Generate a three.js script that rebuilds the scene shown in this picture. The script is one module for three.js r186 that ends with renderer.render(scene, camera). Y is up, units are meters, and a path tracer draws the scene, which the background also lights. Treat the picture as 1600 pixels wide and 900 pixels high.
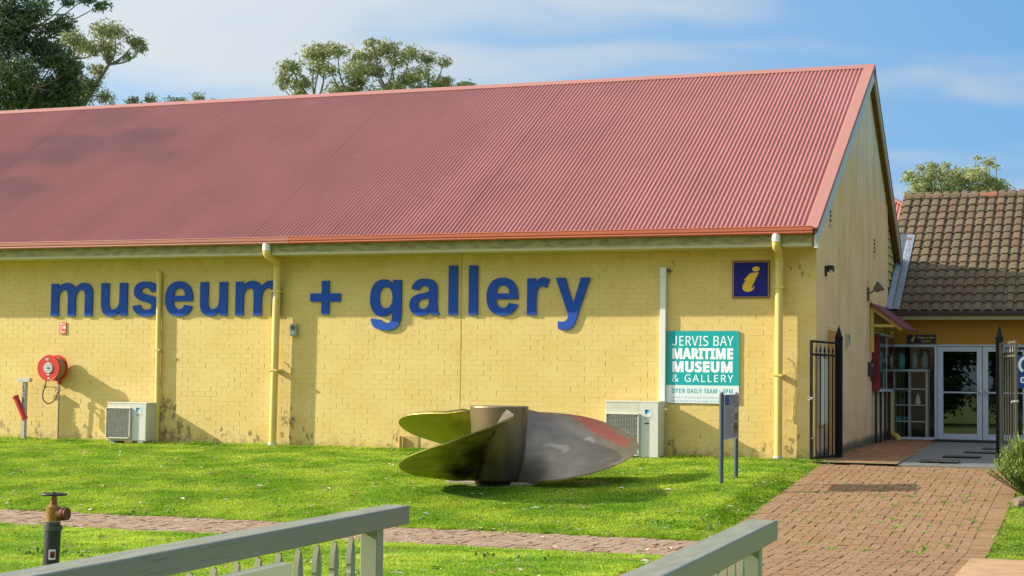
import * as THREE from 'three';
import { RoundedBoxGeometry } from 'three/addons/geometries/RoundedBoxGeometry.js';
import { mergeGeometries } from 'three/addons/utils/BufferGeometryUtils.js';
import { createNoise2D, createNoise3D } from 'simplex-noise';

// ------------------------------------------------------------------ camera, sky, sun, exposure
// World: the long museum wall is the plane z = 0 with its right-hand corner at the origin; +z is towards the viewer.
const R = Math.PI / 180;
const scene = new THREE.Scene();
const camera = new THREE.PerspectiveCamera(19.528, 1024 / 576, 0.1, 1500);
camera.rotation.order = 'YXZ';
camera.position.set(4.6472, 1.1595, 26.5424);
camera.rotation.set(3.283 * R, 20.255 * R, 0.716 * R);
const renderer = new THREE.WebGLRenderer({ antialias: true });
renderer.setSize(1024, 576);
renderer.toneMapping = THREE.LinearToneMapping;
renderer.toneMappingExposure = 1.8;
renderer.shadowMap.enabled = true;

function rng(seed) { let a = seed >>> 0; return () => { a = (a + 0x6d2b79f5) >>> 0; let t = Math.imul(a ^ (a >>> 15), 1 | a); t = (t + Math.imul(t ^ (t >>> 7), 61 | t)) ^ t; return ((t ^ (t >>> 14)) >>> 0) / 4294967296; }; }
const n2 = createNoise2D(rng(11)), n3 = createNoise3D(rng(12));
const clamp = (v, a = 0, b = 1) => Math.min(b, Math.max(a, v));
const sstep = (a, b, v) => { const t = clamp((v - a) / (b - a)); return t * t * (3 - 2 * t); };
const lerp = (a, b, t) => a + (b - a) * t;
const fb = (x, y, o = 4) => { let s = 0, a = 0.5, f = 1; for (let i = 0; i < o; i++) { s += a * n2(x * f, y * f); a *= 0.5; f *= 2.03; } return s; };
const fb3 = (x, y, z, o = 4) => { let s = 0, a = 0.5, f = 1; for (let i = 0; i < o; i++) { s += a * n3(x * f, y * f, z * f); a *= 0.5; f *= 2.03; } return s; };

const SUN_AZ = 74 * R, SUN_EL = 26 * R;               // azimuth from the wall's normal towards the left
const sunDir = new THREE.Vector3(-Math.sin(SUN_AZ) * Math.cos(SUN_EL), Math.sin(SUN_EL), Math.cos(SUN_AZ) * Math.cos(SUN_EL));
{ // sky: clear blue paling towards the sun and the horizon, thin streaky cloud
  const W = 2048, Hh = 1024, d = new Float32Array(W * Hh * 4);
  for (let j = 0; j < Hh; j++) {
    const el = ((j + 0.5) / Hh - 0.5) * Math.PI, y = Math.sin(el), c = Math.cos(el);
    for (let i = 0; i < W; i++) {
      const ph = ((i + 0.5) / W - 0.5) * 2 * Math.PI, x = Math.cos(ph) * c, z = Math.sin(ph) * c, o = (j * W + i) * 4;
      let r, g, b;
      if (y < -0.02) { r = 0.10; g = 0.13; b = 0.06; }
      else {
        const yy = Math.max(y, 0), t = 1 - Math.exp(-yy * 4.2), t2 = Math.pow(yy, 0.7);
        r = lerp(0.27, 0.085, t) - 0.03 * t2; g = lerp(0.40, 0.23, t) - 0.07 * t2; b = lerp(0.50, 0.45, t) - 0.10 * t2;
        const cs = x * sunDir.x + y * sunDir.y + z * sunDir.z, glow = Math.pow(clamp(cs * 0.5 + 0.5), 5.5);
        r += 0.75 * glow; g += 0.68 * glow; b += 0.50 * glow;
        const far = sstep(0.25, -0.45, cs);               // deepest blue away from the sun
        r *= 1 - 0.58 * far; g *= 1 - 0.27 * far; b *= 1 - 0.05 * far; b *= 1 - 0.0 * far;
        // cloud on a plane overhead, stretched into streaks
        const k = 1 / (yy + 0.10), px = x * k, pz = z * k;
        const wx = px + 0.5 * fb(px * 0.6, pz * 0.6 + 30, 3), wz = pz + 0.5 * fb(px * 0.6 - 30, pz * 0.6, 3); let cl = fb(wx * 0.42 + 0.35 * wz + 3.1, wz * 0.75 - 1.7, 6) * 1.15 + fb(wx * 1.3 + 1.6 * wz, wz * 1.9 - wx * 0.5 + 5, 4) * 0.45 + fb(px * 0.17 - 5, pz * 0.26 + 9, 2) * 0.7;
        const up = sstep(0.20, 0.42, yy); const az = Math.atan2(-x, -z) / R, band = sstep(4, 13, az) * sstep(40, 29, az) * sstep(0.125, 0.20, yy); cl = sstep(-0.28, 0.70, cl - 0.08 + 0.42 * band - 0.55 * sstep(25, 32, az) * sstep(0.21, 0.17, yy) + 0.24 * sstep(0.12, 0.22, yy) * (1 - far) + 0.30 * up);  // up: extra cloud out of view, also brightened, added to fill shaded walls
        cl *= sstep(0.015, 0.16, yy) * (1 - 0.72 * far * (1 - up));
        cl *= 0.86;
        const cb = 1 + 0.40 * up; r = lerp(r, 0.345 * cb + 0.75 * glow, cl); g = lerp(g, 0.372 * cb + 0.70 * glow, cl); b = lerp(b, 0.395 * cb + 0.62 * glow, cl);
      }
      d[o] = r; d[o + 1] = g; d[o + 2] = b; d[o + 3] = 1;
    }
  }
  const t = new THREE.DataTexture(d, W, Hh, THREE.RGBAFormat, THREE.FloatType);
  t.mapping = THREE.EquirectangularReflectionMapping; t.colorSpace = THREE.LinearSRGBColorSpace; t.magFilter = t.minFilter = THREE.LinearFilter; t.needsUpdate = true;
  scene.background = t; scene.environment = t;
}
const sun = new THREE.DirectionalLight(new THREE.Color().setRGB(1, 0.93, 0.80), 4.3);
sun.position.copy(sunDir).multiplyScalar(120); sun.target.position.set(0, 0, 0);
sun.castShadow = true; sun.shadow.mapSize.set(4096, 4096);
Object.assign(sun.shadow.camera, { left: -50, right: 50, top: 50, bottom: -50, near: 1, far: 300 });
scene.add(sun, sun.target);

// ------------------------------------------------------------------ helpers
const used = new Map();
function numbered(n) { const k = used.get(n) ?? 0; used.set(n, k + 1); return k ? `${n}_${String(k).padStart(3, '0')}` : n; }
function tag(o, label, category, group, kind) { o.name = numbered(o.name); if (label) o.userData.label = label; if (category) o.userData.category = category; if (group) o.userData.group = group; if (kind) o.userData.kind = kind; return o; }
function thing(name, label, category, pos = [0, 0, 0], turn = 0, group) {
  const o = new THREE.Group(); o.name = name; tag(o, label, category, group); o.position.set(...pos); o.rotation.y = turn; scene.add(o); return o;
}
function structure(name, label) { const o = new THREE.Group(); o.name = numbered(name); o.userData.kind = 'structure'; if (label) o.userData.label = label; scene.add(o); return o; }
const clean = (g) => { g = g.index ? g.toNonIndexed() : g; for (const k of Object.keys(g.attributes)) if (!['position', 'normal', 'uv', 'color'].includes(k)) g.deleteAttribute(k); g.groups = []; return g; };
function mesh(name, geos, material, parent, extra) {
  let g = Array.isArray(geos) ? geos.map(clean) : geos;
  if (Array.isArray(g)) g = g.length > 1 ? mergeGeometries(g) : g[0];
  const m = new THREE.Mesh(g, material); m.name = name; m.castShadow = m.receiveShadow = true;
  if (extra) Object.assign(m.userData, extra);
  (parent ?? scene).add(m); return m;
}
const rgb = (r, g, b) => new THREE.Color().setRGB(r, g, b);
const M = (r, g, b, rough = 0.8, o = {}) => new THREE.MeshStandardMaterial({ color: rgb(r, g, b), roughness: rough, ...o });
const V = (x, y, z) => new THREE.Vector3(x, y, z);
function box(w, h, d, x, y, z, r = 0.006) { const g = r > 0 ? new RoundedBoxGeometry(w, h, d, 1, Math.min(r, w * 0.45, h * 0.45, d * 0.45)) : new THREE.BoxGeometry(w, h, d); return g.translate(x, y, z); }
const b2 = (x0, x1, y0, y1, z0, z1, r = 0.006) => box(x1 - x0, y1 - y0, z1 - z0, (x0 + x1) / 2, (y0 + y1) / 2, (z0 + z1) / 2, r);
function cyl(r0, r1, h, x, y, z, seg = 20) { return new THREE.CylinderGeometry(r1, r0, h, seg).translate(x, y + h / 2, z); }   // r0 at the foot
function beam(a, b, w, h, up = V(0, 1, 0)) {          // box from a to b, w sideways, h along up
  const d = b.clone().sub(a), L = d.length(), g = new THREE.BoxGeometry(w, h, L), z = d.normalize(), x = up.clone().cross(z).normalize(), y = z.clone().cross(x);
  return g.applyMatrix4(new THREE.Matrix4().makeBasis(x, y, z).setPosition(a.clone().add(b).multiplyScalar(0.5)));
}
function tube(pts, r, seg = 24, rad = 10, tension = 0.5) { return new THREE.TubeGeometry(new THREE.CatmullRomCurve3(pts, false, 'centripetal', tension), seg, r, rad, false); }
function rod(a, b, r, seg = 8) { const d = b.clone().sub(a), g = new THREE.CylinderGeometry(r, r, d.length(), seg); return g.applyQuaternion(new THREE.Quaternion().setFromUnitVectors(V(0, 1, 0), d.normalize())).translate((a.x + b.x) / 2, (a.y + b.y) / 2, (a.z + b.z) / 2); }
class QB {                                            // flat-shaded quads and triangles
  constructor(col) { this.p = []; this.n = []; this.u = []; this.c = col ? [] : null; }
  tri(a, b, c, ua, ub, uc, col) {
    const e = [b[0] - a[0], b[1] - a[1], b[2] - a[2]], f = [c[0] - a[0], c[1] - a[1], c[2] - a[2]];
    let n = [e[1] * f[2] - e[2] * f[1], e[2] * f[0] - e[0] * f[2], e[0] * f[1] - e[1] * f[0]]; const l = Math.hypot(...n) || 1; n = n.map((v) => v / l);
    this.p.push(...a, ...b, ...c); this.n.push(...n, ...n, ...n); this.u.push(...(ua ?? [a[0], a[2]]), ...(ub ?? [b[0], b[2]]), ...(uc ?? [c[0], c[2]]));
    if (this.c) this.c.push(...col, ...col, ...col);
  }
  quad(a, b, c, d, uv, col) { const [ua, ub, uc, ud] = uv ?? []; this.tri(a, b, c, ua, ub, uc, col); this.tri(a, c, d, ua, uc, ud, col); }
  geo() { const g = new THREE.BufferGeometry(); g.setAttribute('position', new THREE.Float32BufferAttribute(this.p, 3)); g.setAttribute('normal', new THREE.Float32BufferAttribute(this.n, 3)); g.setAttribute('uv', new THREE.Float32BufferAttribute(this.u, 2)); if (this.c) g.setAttribute('color', new THREE.Float32BufferAttribute(this.c, 3)); return g; }
}
function dataTex(w, h, fn, srgb = false, wrap = THREE.RepeatWrapping) {   // fn(u, v) -> [r, g, b] linear 0..1
  const d = new Uint8Array(w * h * 4), enc = srgb ? (v) => (v <= 0.0031308 ? v * 12.92 : 1.055 * Math.pow(v, 1 / 2.4) - 0.055) : (v) => v;
  for (let j = 0; j < h; j++) for (let i = 0; i < w; i++) { const c = fn((i + 0.5) / w, (j + 0.5) / h), o = (j * w + i) * 4; for (let k = 0; k < 3; k++) d[o + k] = clamp(enc(clamp(c[k]))) * 255; d[o + 3] = 255; }
  const t = new THREE.DataTexture(d, w, h); t.wrapS = t.wrapT = wrap; t.magFilter = THREE.LinearFilter; t.minFilter = THREE.LinearMipmapLinearFilter; t.generateMipmaps = true; if (srgb) t.colorSpace = THREE.SRGBColorSpace; t.needsUpdate = true; return t;
}
function canvasTex(w, h, draw) { const c = document.createElement('canvas'); c.width = w; c.height = h; draw(c.getContext('2d'), w, h); const t = new THREE.CanvasTexture(c); t.colorSpace = THREE.SRGBColorSpace; t.magFilter = THREE.LinearFilter; return t; }
const mix3 = (a, b, t) => [lerp(a[0], b[0], t), lerp(a[1], b[1], t), lerp(a[2], b[2], t)];
const interp = (T, z) => { if (z <= T[0][0]) return T[0][1]; for (let i = 1; i < T.length; i++) if (z <= T[i][0]) { const [a, b] = [T[i - 1], T[i]]; return lerp(a[1], b[1], (z - a[0]) / (b[0] - a[0])); } return T[T.length - 1][1]; };
const LAWN = [[-60, 0.115], [-8.5, 0.115], [0, 0], [2, -0.08], [4, -0.21], [6, -0.42], [7.8, -0.63], [400, -0.63]];
const PATH = [[-60, 0.115], [-8.5, 0.115], [0, 0], [7.5, -0.63], [400, -0.63]];
const hLawn = (z) => interp(LAWN, z), hPath = (z) => interp(PATH, z);
const H = (x, z) => (x < -0.25 ? hLawn(z) : x > 0.1 ? hPath(z) : lerp(hLawn(z), hPath(z), (x + 0.25) / 0.35));
// a plain rougher speckle reused as bump on painted and stone things (repeat set per use)
const grainBump = dataTex(256, 256, (u, v) => { const s = 0.5 + 0.5 * n2(u * 90, v * 90) * 0.6 + 0.2 * n2(u * 31 + 5, v * 31); return [s, s, s]; });

// ------------------------------------------------------------------ ground
const soilTex = dataTex(512, 512, (u, v) => { const a = fb(u * 14, v * 14, 4), b = fb(u * 60 + 7, v * 60, 2); return mix3(mix3([0.16, 0.25, 0.018], [0.24, 0.31, 0.035], clamp(0.5 + a)), [0.16, 0.13, 0.07], clamp(b * 0.9 + a * 0.4 - 0.12)); }, true);
soilTex.repeat.set(0.25, 0.25);
{
  const q = new QB(), xs = [-500, -60, -25, -0.25, 0.1, 3.2, 30, 500], zs = [-600, -60, -8.5, 0, 2, 4, 6, 7.5, 7.8, 12, 20, 60, 400];
  for (let i = 0; i + 1 < xs.length; i++) for (let j = 0; j + 1 < zs.length; j++) {
    const P = (x, z) => [x, H(x, z), z];
    q.quad(P(xs[i], zs[j + 1]), P(xs[i + 1], zs[j + 1]), P(xs[i + 1], zs[j]), P(xs[i], zs[j]));
  }
  const g = mesh('ground', q.geo(), new THREE.MeshStandardMaterial({ map: soilTex, roughness: 1 })); g.userData.kind = 'structure'; used.set('ground', 1);
}

// ------------------------------------------------------------------ brick pavers
const makePavers = (cs) => cs.map((c, k) => {
  const t = dataTex(128, 128, (u, v) => { const a = fb(u * 5 + k * 9, v * 5, 3), b = n2(u * 40, v * 40 + k); return mix3(c, [c[0] * 0.72, c[1] * 0.72, c[2] * 0.75], clamp(0.35 + a * 0.9 + b * 0.14)); }, true);
  t.repeat.set(2.3, 2.3); return new THREE.MeshStandardMaterial({ map: t, roughness: 0.95 });
});
const sunPavers = makePavers([[0.275, 0.148, 0.062], [0.29, 0.162, 0.072], [0.255, 0.132, 0.055], [0.29, 0.170, 0.080], [0.265, 0.145, 0.066]]);
const redPavers = makePavers([[0.33, 0.135, 0.060], [0.37, 0.16, 0.07], [0.29, 0.125, 0.055], [0.34, 0.175, 0.075]]);
const tanPavers = makePavers([[0.33, 0.21, 0.125], [0.36, 0.235, 0.145], [0.30, 0.185, 0.11], [0.35, 0.24, 0.16]]);
const rp = rng(21);
// One paver: chamfered block with its top following the slope. Local origin at its centre on the surface.
function paverGeo(w, l, slope, tilt) {
  const q = new QB(), c = 0.004, d = 0.012, W = w / 2, L = l / 2, u0 = rp() * 3, v0 = rp() * 3;
  const P = (x, y, z) => [x, y - z * slope + x * tilt, z], uv = (x, z) => [u0 + x, v0 + z];
  const t = [[-W + c, -L + c], [W - c, -L + c], [W - c, L - c], [-W + c, L - c]], o = [[-W, -L], [W, -L], [W, L], [-W, L]];
  q.quad(P(t[3][0], 0, t[3][1]), P(t[2][0], 0, t[2][1]), P(t[1][0], 0, t[1][1]), P(t[0][0], 0, t[0][1]), [uv(...t[3]), uv(...t[2]), uv(...t[1]), uv(...t[0])]);
  for (let i = 0; i < 4; i++) { const j = (i + 1) % 4; q.quad(P(t[i][0], 0, t[i][1]), P(t[j][0], 0, t[j][1]), P(o[j][0], -c, o[j][1]), P(o[i][0], -c, o[i][1])); q.quad(P(o[i][0], -c, o[i][1]), P(o[j][0], -c, o[j][1]), P(o[j][0], -d, o[j][1]), P(o[i][0], -d, o[i][1])); }
  return q.geo();
}
function layPavers(parent, list, hf, slopeAt, lift, limit = 300, paverMats = sunPavers) {   // list of [x, z, w, l]; the first `limit` are parts of their own
  const cache = new Map(), merged = paverMats.map(() => []);
  const geo = (w, l, s, k) => { const key = `${w}|${l}|${s.toFixed(3)}|${k}`; if (!cache.has(key)) cache.set(key, paverGeo(w, l, s, (k - 1) * 0.010)); return cache.get(key); };
  list.forEach(([x, z, w, l], i) => {
    const g = geo(w - 0.004 - 0.003 * Math.floor(rp() * 2), l - 0.004, slopeAt(z), Math.floor(rp() * 3)), mi = Math.floor(rp() * paverMats.length), y = hf(z) + lift + (rp() - 0.5) * 0.011, turn = (rp() - 0.5) * 0.04;
    if (i < limit) { const m = mesh('paver', g, paverMats[mi], parent); m.position.set(x, y, z); m.rotation.y = turn; }
    else merged[mi].push(g.clone().rotateY(turn).translate(x, y, z));
  });
  merged.forEach((a, k) => { if (a.length) mesh('paving', a, paverMats[k], parent, { kind: 'stuff' }); });
}
function herringbone(list, x0, x1, z0, z1, each) {       // two-by-one pavers laid in a square herringbone
  const c = 0.1165, nc = Math.floor((x1 - x0) / c), nr = Math.floor((z1 - z0) / c), cw = (x1 - x0) / nc;
  for (let j = 0; j < nr; j++) for (let i = 0; i < nc; i++) {
    const t = (((i - j) % 4) + 4) % 4, x = x0 + (i + 0.5) * cw, z = z0 + (j + 0.5) * c;
    if (t === 0) { if (i + 1 < nc) list.push([x + cw / 2, z, 2 * cw, c]); else list.push([x, z, cw, c]); }
    else if (t === 1 && i === 0) list.push([x, z, cw, c]);
    else if (t === 3) { if (j + 1 < nr) list.push([x, z + c / 2, cw, 2 * c]); else list.push([x, z, cw, c]); if (each) each(x, z); }
    else if (t === 2 && j === 0) list.push([x, z, cw, c]);
  }
}
const bedMat = M(0.20, 0.165, 0.07, 1);
const pathX0 = 0.14, pathX1 = 3.2, weeds = [];
const pathSlope = (z) => (z > 0 && z < 7.5 ? 0.084 : z <= 0 ? 0.0135 : 0);
{
  const P = structure('path', 'red brick paved path rising to the entrance gates');
  const q = new QB(); const zs = [0.42, 7.5, 17.4];
  for (let j = 0; j < 2; j++) q.quad([pathX0, hPath(zs[j + 1]) + 0.006, zs[j + 1]], [pathX1, hPath(zs[j + 1]) + 0.006, zs[j + 1]], [pathX1, hPath(zs[j]) + 0.006, zs[j]], [pathX0, hPath(zs[j]) + 0.006, zs[j]]);
  mesh('bedding', q.geo(), bedMat, P);
  const list = [], w = 0.1175, l = 0.232; let row = 0;
  for (let z = 0.42 + 0.06; z < 0.5; z += 1) for (let x = pathX0 + 0.116; x < pathX1; x += 0.232) list.push([x, z, 0.232, 0.118]);
  for (let z = 0.542 + l / 2; z < 17.3; z += l, row++) {
    const x0 = pathX0 + 0.232, x1 = pathX1 - 0.232;
    break;
  }
  herringbone(list, pathX0 + 0.232, pathX1 - 0.232, 0.545, 17.3, (x, z) => {
    const dens = clamp(0.40 + 0.65 * fb(x * 0.7 + 3, z * 0.5, 2)) * sstep(0.8, 3.0, z) * (1 - 0.75 * sstep(7.2, 8.2, z)); if (rp() < dens * 1.2) weeds.push([x + 0.058, z + (rp() - 0.5) * 0.14, rp()]);
  });
  for (let z = 0.542 + 0.059; z < 17.3; z += 0.118) { list.push([pathX0 + 0.116, z, 0.232, 0.118], [pathX1 - 0.116, z, 0.232, 0.118]); }
  
  list.sort((a, b) => Math.abs(a[1] - 9.9) - Math.abs(b[1] - 9.9));   // those that show largest first
  layPavers(P, list, hPath, pathSlope, 0.014);
}
{
  const P = structure('path_across_lawn', 'narrow brick path crossing the lawn parallel to the wall'), z0 = 7.72, z1 = 9.46;
  const q = new QB(); q.quad([-30, -0.618, z1], [pathX0 - 0.005, -0.618, z1], [pathX0 - 0.005, -0.618, z0], [-30, -0.618, z0]); mesh('bedding', q.geo(), bedMat, P);
  const list = [], w = 0.118, l = 0.232; let row = 0;
  herringbone(list, -16, pathX0 - 0.01, z0 + 0.115, z1, (x, z) => { if (rp() < 0.03) weeds.push([x, z, rp()]); });
  for (let x = pathX0 - 0.07; x > -16; x -= w) list.push([x, z0 - 0.005, w, 0.232]);
  list.sort((a, b) => Math.hypot(a[0] - 0.6, a[1] - 9.4) - Math.hypot(b[0] - 0.6, b[1] - 9.4));
  layPavers(P, list, () => -0.62, () => 0, 0.012, 300, tanPavers);
}
{
  const P = structure('entrance_paving', 'shaded brick paving along the gable wall inside the gate');
  const q = new QB(); q.quad([0.0, 0.012, 0.41], [1.3, 0.012, 0.41], [1.06, 0.122, -8.48], [0.0, 0.122, -8.48]); mesh('bedding', q.geo(), bedMat, P);
  const list = [];
  let row = 0;
  for (let z = 0.3; z > -8.45; z -= 0.118, row++) for (let x = 0.13 + (row % 2 ? 0.116 : 0); x < lerp(1.26, 1.03, -z / 8.5) - 0.1; x += 0.232) list.push([x, z, 0.232, 0.118]);
  layPavers(P, list, hPath, pathSlope, 0.020, 300, redPavers);
  const c = new QB(), pts = [[1.3, 0.35], [2.95, 0.35], [2.95, -8.48], [1.06, -8.48]].map(([x, z]) => [x, hPath(z) + 0.026, z]);
  c.quad(...pts, pts.map((p) => [p[0], p[2]])); c.quad([pts[0][0], pts[0][1] - 0.12, pts[0][2]], [pts[1][0], pts[1][1] - 0.12, pts[1][2]], pts[1], pts[0]);
  const ct = dataTex(256, 256, (u, v) => mix3([0.175, 0.17, 0.155], [0.13, 0.125, 0.115], clamp(0.5 + fb(u * 9, v * 9, 4) * 1.1)), true); ct.repeat.set(0.4, 0.4);
  const cm = new THREE.MeshStandardMaterial({ map: ct, roughness: 0.9 });
  const cp = mesh('concrete_ramp', c.geo(), cm); cp.userData.kind = 'structure'; used.set('concrete_ramp', 1);
  // pale slab at the lower right
  const sl = mesh('concrete_slab', [b2(3.09, 6.6, -0.70, -0.585, 8.42, 11.4, 0.012)], new THREE.MeshStandardMaterial({ map: dataTex(256, 256, (u, v) => mix3([0.44, 0.27, 0.14], [0.34, 0.205, 0.11], clamp(0.5 + fb(u * 7, v * 7, 4) * 1.2)), true), roughness: 0.95 })); sl.userData.kind = 'structure';
  sl.userData.label = 'pale orange concrete slab at the end of the right lawn';
}

// ------------------------------------------------------------------ museum building
const MB_X0 = -21;
const museum = thing('museum_building', 'long yellow painted brick museum with a steep red corrugated roof', 'building');
const ROOF = { E: V(0, 3.63, 0.66), R: V(0, 7.31, -5.54), F: V(0, 3.72, -10.0) };
// painted wall, with grime where the wall meets the lawn and behind the pipes
const spots = []; { const r = rng(5); for (const [x, y, s, n] of [[-11.75, 0.45, 0.22, 14], [-11.45, 0.22, 0.12, 7], [-9.35, 0.55, 0.10, 10], [-9.35, 0.3, 0.10, 8], [-14.6, 0.25, 0.10, 6], [-15.4, 0.3, 0.1, 5], [-10.6, 0.25, 0.08, 5], [-8.95, 0.25, 0.08, 6], [-7.3, 0.2, 0.10, 6], [-10.0, 0.2, 0.10, 5], [-2.3, 0.15, 0.12, 6], [-1.9, 0.4, 0.05, 3], [-0.8, 0.2, 0.08, 4], [-0.35, 0.3, 0.1, 6], [-0.2, 3.0, 0.07, 3], [-0.45, 3.1, 0.05, 3], [-2.3, 3.15, 0.05, 3], [-11.0, 0.5, 0.05, 4], [-13.6, 0.15, 0.1, 5]]) for (let k = 0; k < n; k++) spots.push([x + (r() - 0.5) * 2.2 * s, y + (r() - 0.5) * 3 * s, s * (0.15 + 0.3 * r()), 0.5 + 0.5 * r()]); }
const wallTex = dataTex(2048, 420, (u, v) => {
  const x = MB_X0 + u * -MB_X0, y = v * 4;
  let c = mix3([0.745, 0.55, 0.195], [0.695, 0.495, 0.155], clamp(0.5 + fb(x * 0.9, y * 1.4, 4) * 1.0 + 0.25 * fb(x * 7, y * 7, 2)));
  c = mix3(c, [0.52, 0.34, 0.06], 0.35 * sstep(2.9, 3.4, y) * clamp(0.6 + fb(x * 3, y * 0.8, 3)));          // deeper yellow brown towards the top
  c = mix3(c, [0.30, 0.20, 0.07], 0.75 * clamp(sstep(0.26, 0.0, y + 0.14 * fb(x * 4, 2, 3)) * (0.45 + fb(x * 5 + 9, y * 9, 3))));   // splash line
  let s = 0; for (const [sx, sy, sr, sa] of spots) { const dx = Math.abs(x - sx), dy = Math.abs(y - sy); if (dx < sr * 1.6 && dy < sr * 2.4) { const d = Math.hypot(dx, dy * 0.6) / sr + 0.55 * n2(x * 13, y * 9) + 0.2 * n2(x * 40, y * 40); s = Math.max(s, sa * sstep(1.1, 0.35, d)); } }
  c = mix3(c, [0.10, 0.075, 0.03], 0.78 * s);
  const dots = n2(x * 6.3, y * 6.3) > 0.86 && n2(x * 17, y * 17) > 0.2 ? 0.45 : 0;
  return mix3(c, [0.2, 0.14, 0.04], dots);
}, true, THREE.ClampToEdgeWrapping);
const paintBump = grainBump.clone(); paintBump.repeat.set(60, 12); paintBump.needsUpdate = true;
const wallMat = new THREE.MeshStandardMaterial({ map: wallTex, roughness: 0.72, bumpMap: paintBump, bumpScale: 0.0012 });
const gableTex = dataTex(1024, 1024, (u, v) => {
  const z = u * 12, y = v * 8;                       // z counts metres away from the corner
  let c = mix3([0.95, 0.60, 0.30], [0.91, 0.54, 0.25], clamp(0.5 + fb(z * 0.7, y * 0.8, 3)));
  c = mix3(c, [0.74, 0.68, 0.58], 0.75 * sstep(4.3, 6.4, y + 0.5 * fb(z, y * 0.4, 3)));            // bleached towards the apex
  const streak = clamp(0.18 + 0.75 * fb(z * 1.1, y * 0.35 + 4, 4) + 0.42 * fb(z * 5, y * 0.6, 3));
  c = mix3(c, [0.50, 0.33, 0.09], 0.62 * streak * sstep(1.4, 3.0, y) * sstep(6.6, 5.0, y) * sstep(0.4, 1.7, z) * sstep(8.3, 6.2, z));
  c = mix3(c, [0.42, 0.36, 0.22], 0.40 * clamp(0.2 + 1.2 * fb(z * 3.3, y * 0.3 + 14, 3)) * sstep(3.5, 5.0, y) * sstep(7.2, 6.2, y));
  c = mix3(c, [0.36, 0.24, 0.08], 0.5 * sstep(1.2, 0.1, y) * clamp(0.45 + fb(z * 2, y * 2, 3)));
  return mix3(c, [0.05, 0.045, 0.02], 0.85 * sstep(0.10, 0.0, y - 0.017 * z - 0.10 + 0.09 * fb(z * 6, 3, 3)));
}, true, THREE.ClampToEdgeWrapping);
const gableMat = new THREE.MeshStandardMaterial({ map: gableTex, roughness: 0.8 });
const wuv = (x, y) => [(x - MB_X0) / -MB_X0, y / 4];
function brickQ(q, x0, x1, y0, y1, zf, zb, ch, map, uv) {   // chamfered brick face; map takes (a, b, out) to the world
  const cy = ch * 0.35, a = [[x0, y0], [x1, y0], [x1, y1], [x0, y1]], f = [[x0 + ch, y0 + cy], [x1 - ch, y0 + cy], [x1 - ch, y1 - cy], [x0 + ch, y1 - cy]];
  q.quad(...f.map((p) => map(p[0], p[1], zf)), f.map((p) => uv(...p)));
  for (let i = 0; i < 4; i++) { const j = (i + 1) % 4; q.quad(map(a[i][0], a[i][1], zb), map(a[j][0], a[j][1], zb), map(f[j][0], f[j][1], zf), map(f[i][0], f[i][1], zf), [uv(...a[i]), uv(...a[j]), uv(...f[j]), uv(...f[i])]); }
}
const rb = rng(31);
{ // the long wall
  const q = new QB(), top = 3.62, Z0 = -0.004;
  q.quad([MB_X0, -0.25, Z0], [0, -0.25, Z0], [0, top, Z0], [MB_X0, top, Z0], [wuv(MB_X0, 0), wuv(0, 0), wuv(0, top), wuv(MB_X0, top)]);
  q.quad([MB_X0, -0.25, -0.24], [MB_X0, top, -0.24], [0, top, -0.24], [0, -0.25, -0.24]);
  q.quad([MB_X0, top, Z0], [0, top, Z0], [0, top, -0.24], [MB_X0, top, -0.24]);
  q.quad([MB_X0, -0.25, -0.24], [MB_X0, -0.25, Z0], [MB_X0, top, Z0], [MB_X0, top, -0.24]);
  const wall = mesh('wall', q.geo(), wallMat, museum);
  const list = [];
  for (let k = 0, y = 0.008; y + 0.084 < 3.45; k++, y += 0.086) {
    let x = k % 2 ? -0.12 : 0;
    if (k % 2) list.push([-0.115, 0, y]);
    for (; x > -17.5; x -= 0.24) list.push([x - 0.235, x, y]);
  }
  list.sort((a, b) => b[1] - a[1]);
  const rest = new QB(), id = (a, b, c) => [a, b, c];
  list.forEach(([x0, x1, y], i) => {
    const jut = 0.0004 + 0.0020 * Math.pow(rb(), 3), jx0 = (rb() - 0.5) * 0.006, g = i < 300 ? new QB() : rest, tall = rb() < 0.12 ? 0.0845 : 0.0860;
    brickQ(g, x0 + jx0 * 0.5 - 0.004 + (rb() < 0.30 ? 0.005 : 0.0), x1 + (x1 > -0.001 ? 0 : jx0), y, y + tall, jut, -0.0004 - 0.0026 * rb() * rb(), 0.0028 + rb() * 0.003, id, wuv);
    if (i < 300) mesh('brick', g.geo(), wallMat, wall);
  });
  mesh('brickwork', rest.geo(), wallMat, wall, { kind: 'stuff' });
  // vertical control joint in the brickwork
  mesh('movement_joint', [b2(-6.075, -6.062, 0.02, 3.4, -0.002, 0.0035, 0)], M(0.40, 0.27, 0.06, 0.9), wall);
}
const GB = 8.37;                                     // the brick part of the gable ends here
const roofY = (z) => (z > ROOF.R.z ? lerp(ROOF.R.y, ROOF.E.y, (z - ROOF.R.z) / (ROOF.E.z - ROOF.R.z)) : lerp(ROOF.R.y, ROOF.F.y, (z - ROOF.R.z) / (ROOF.F.z - ROOF.R.z)));
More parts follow.
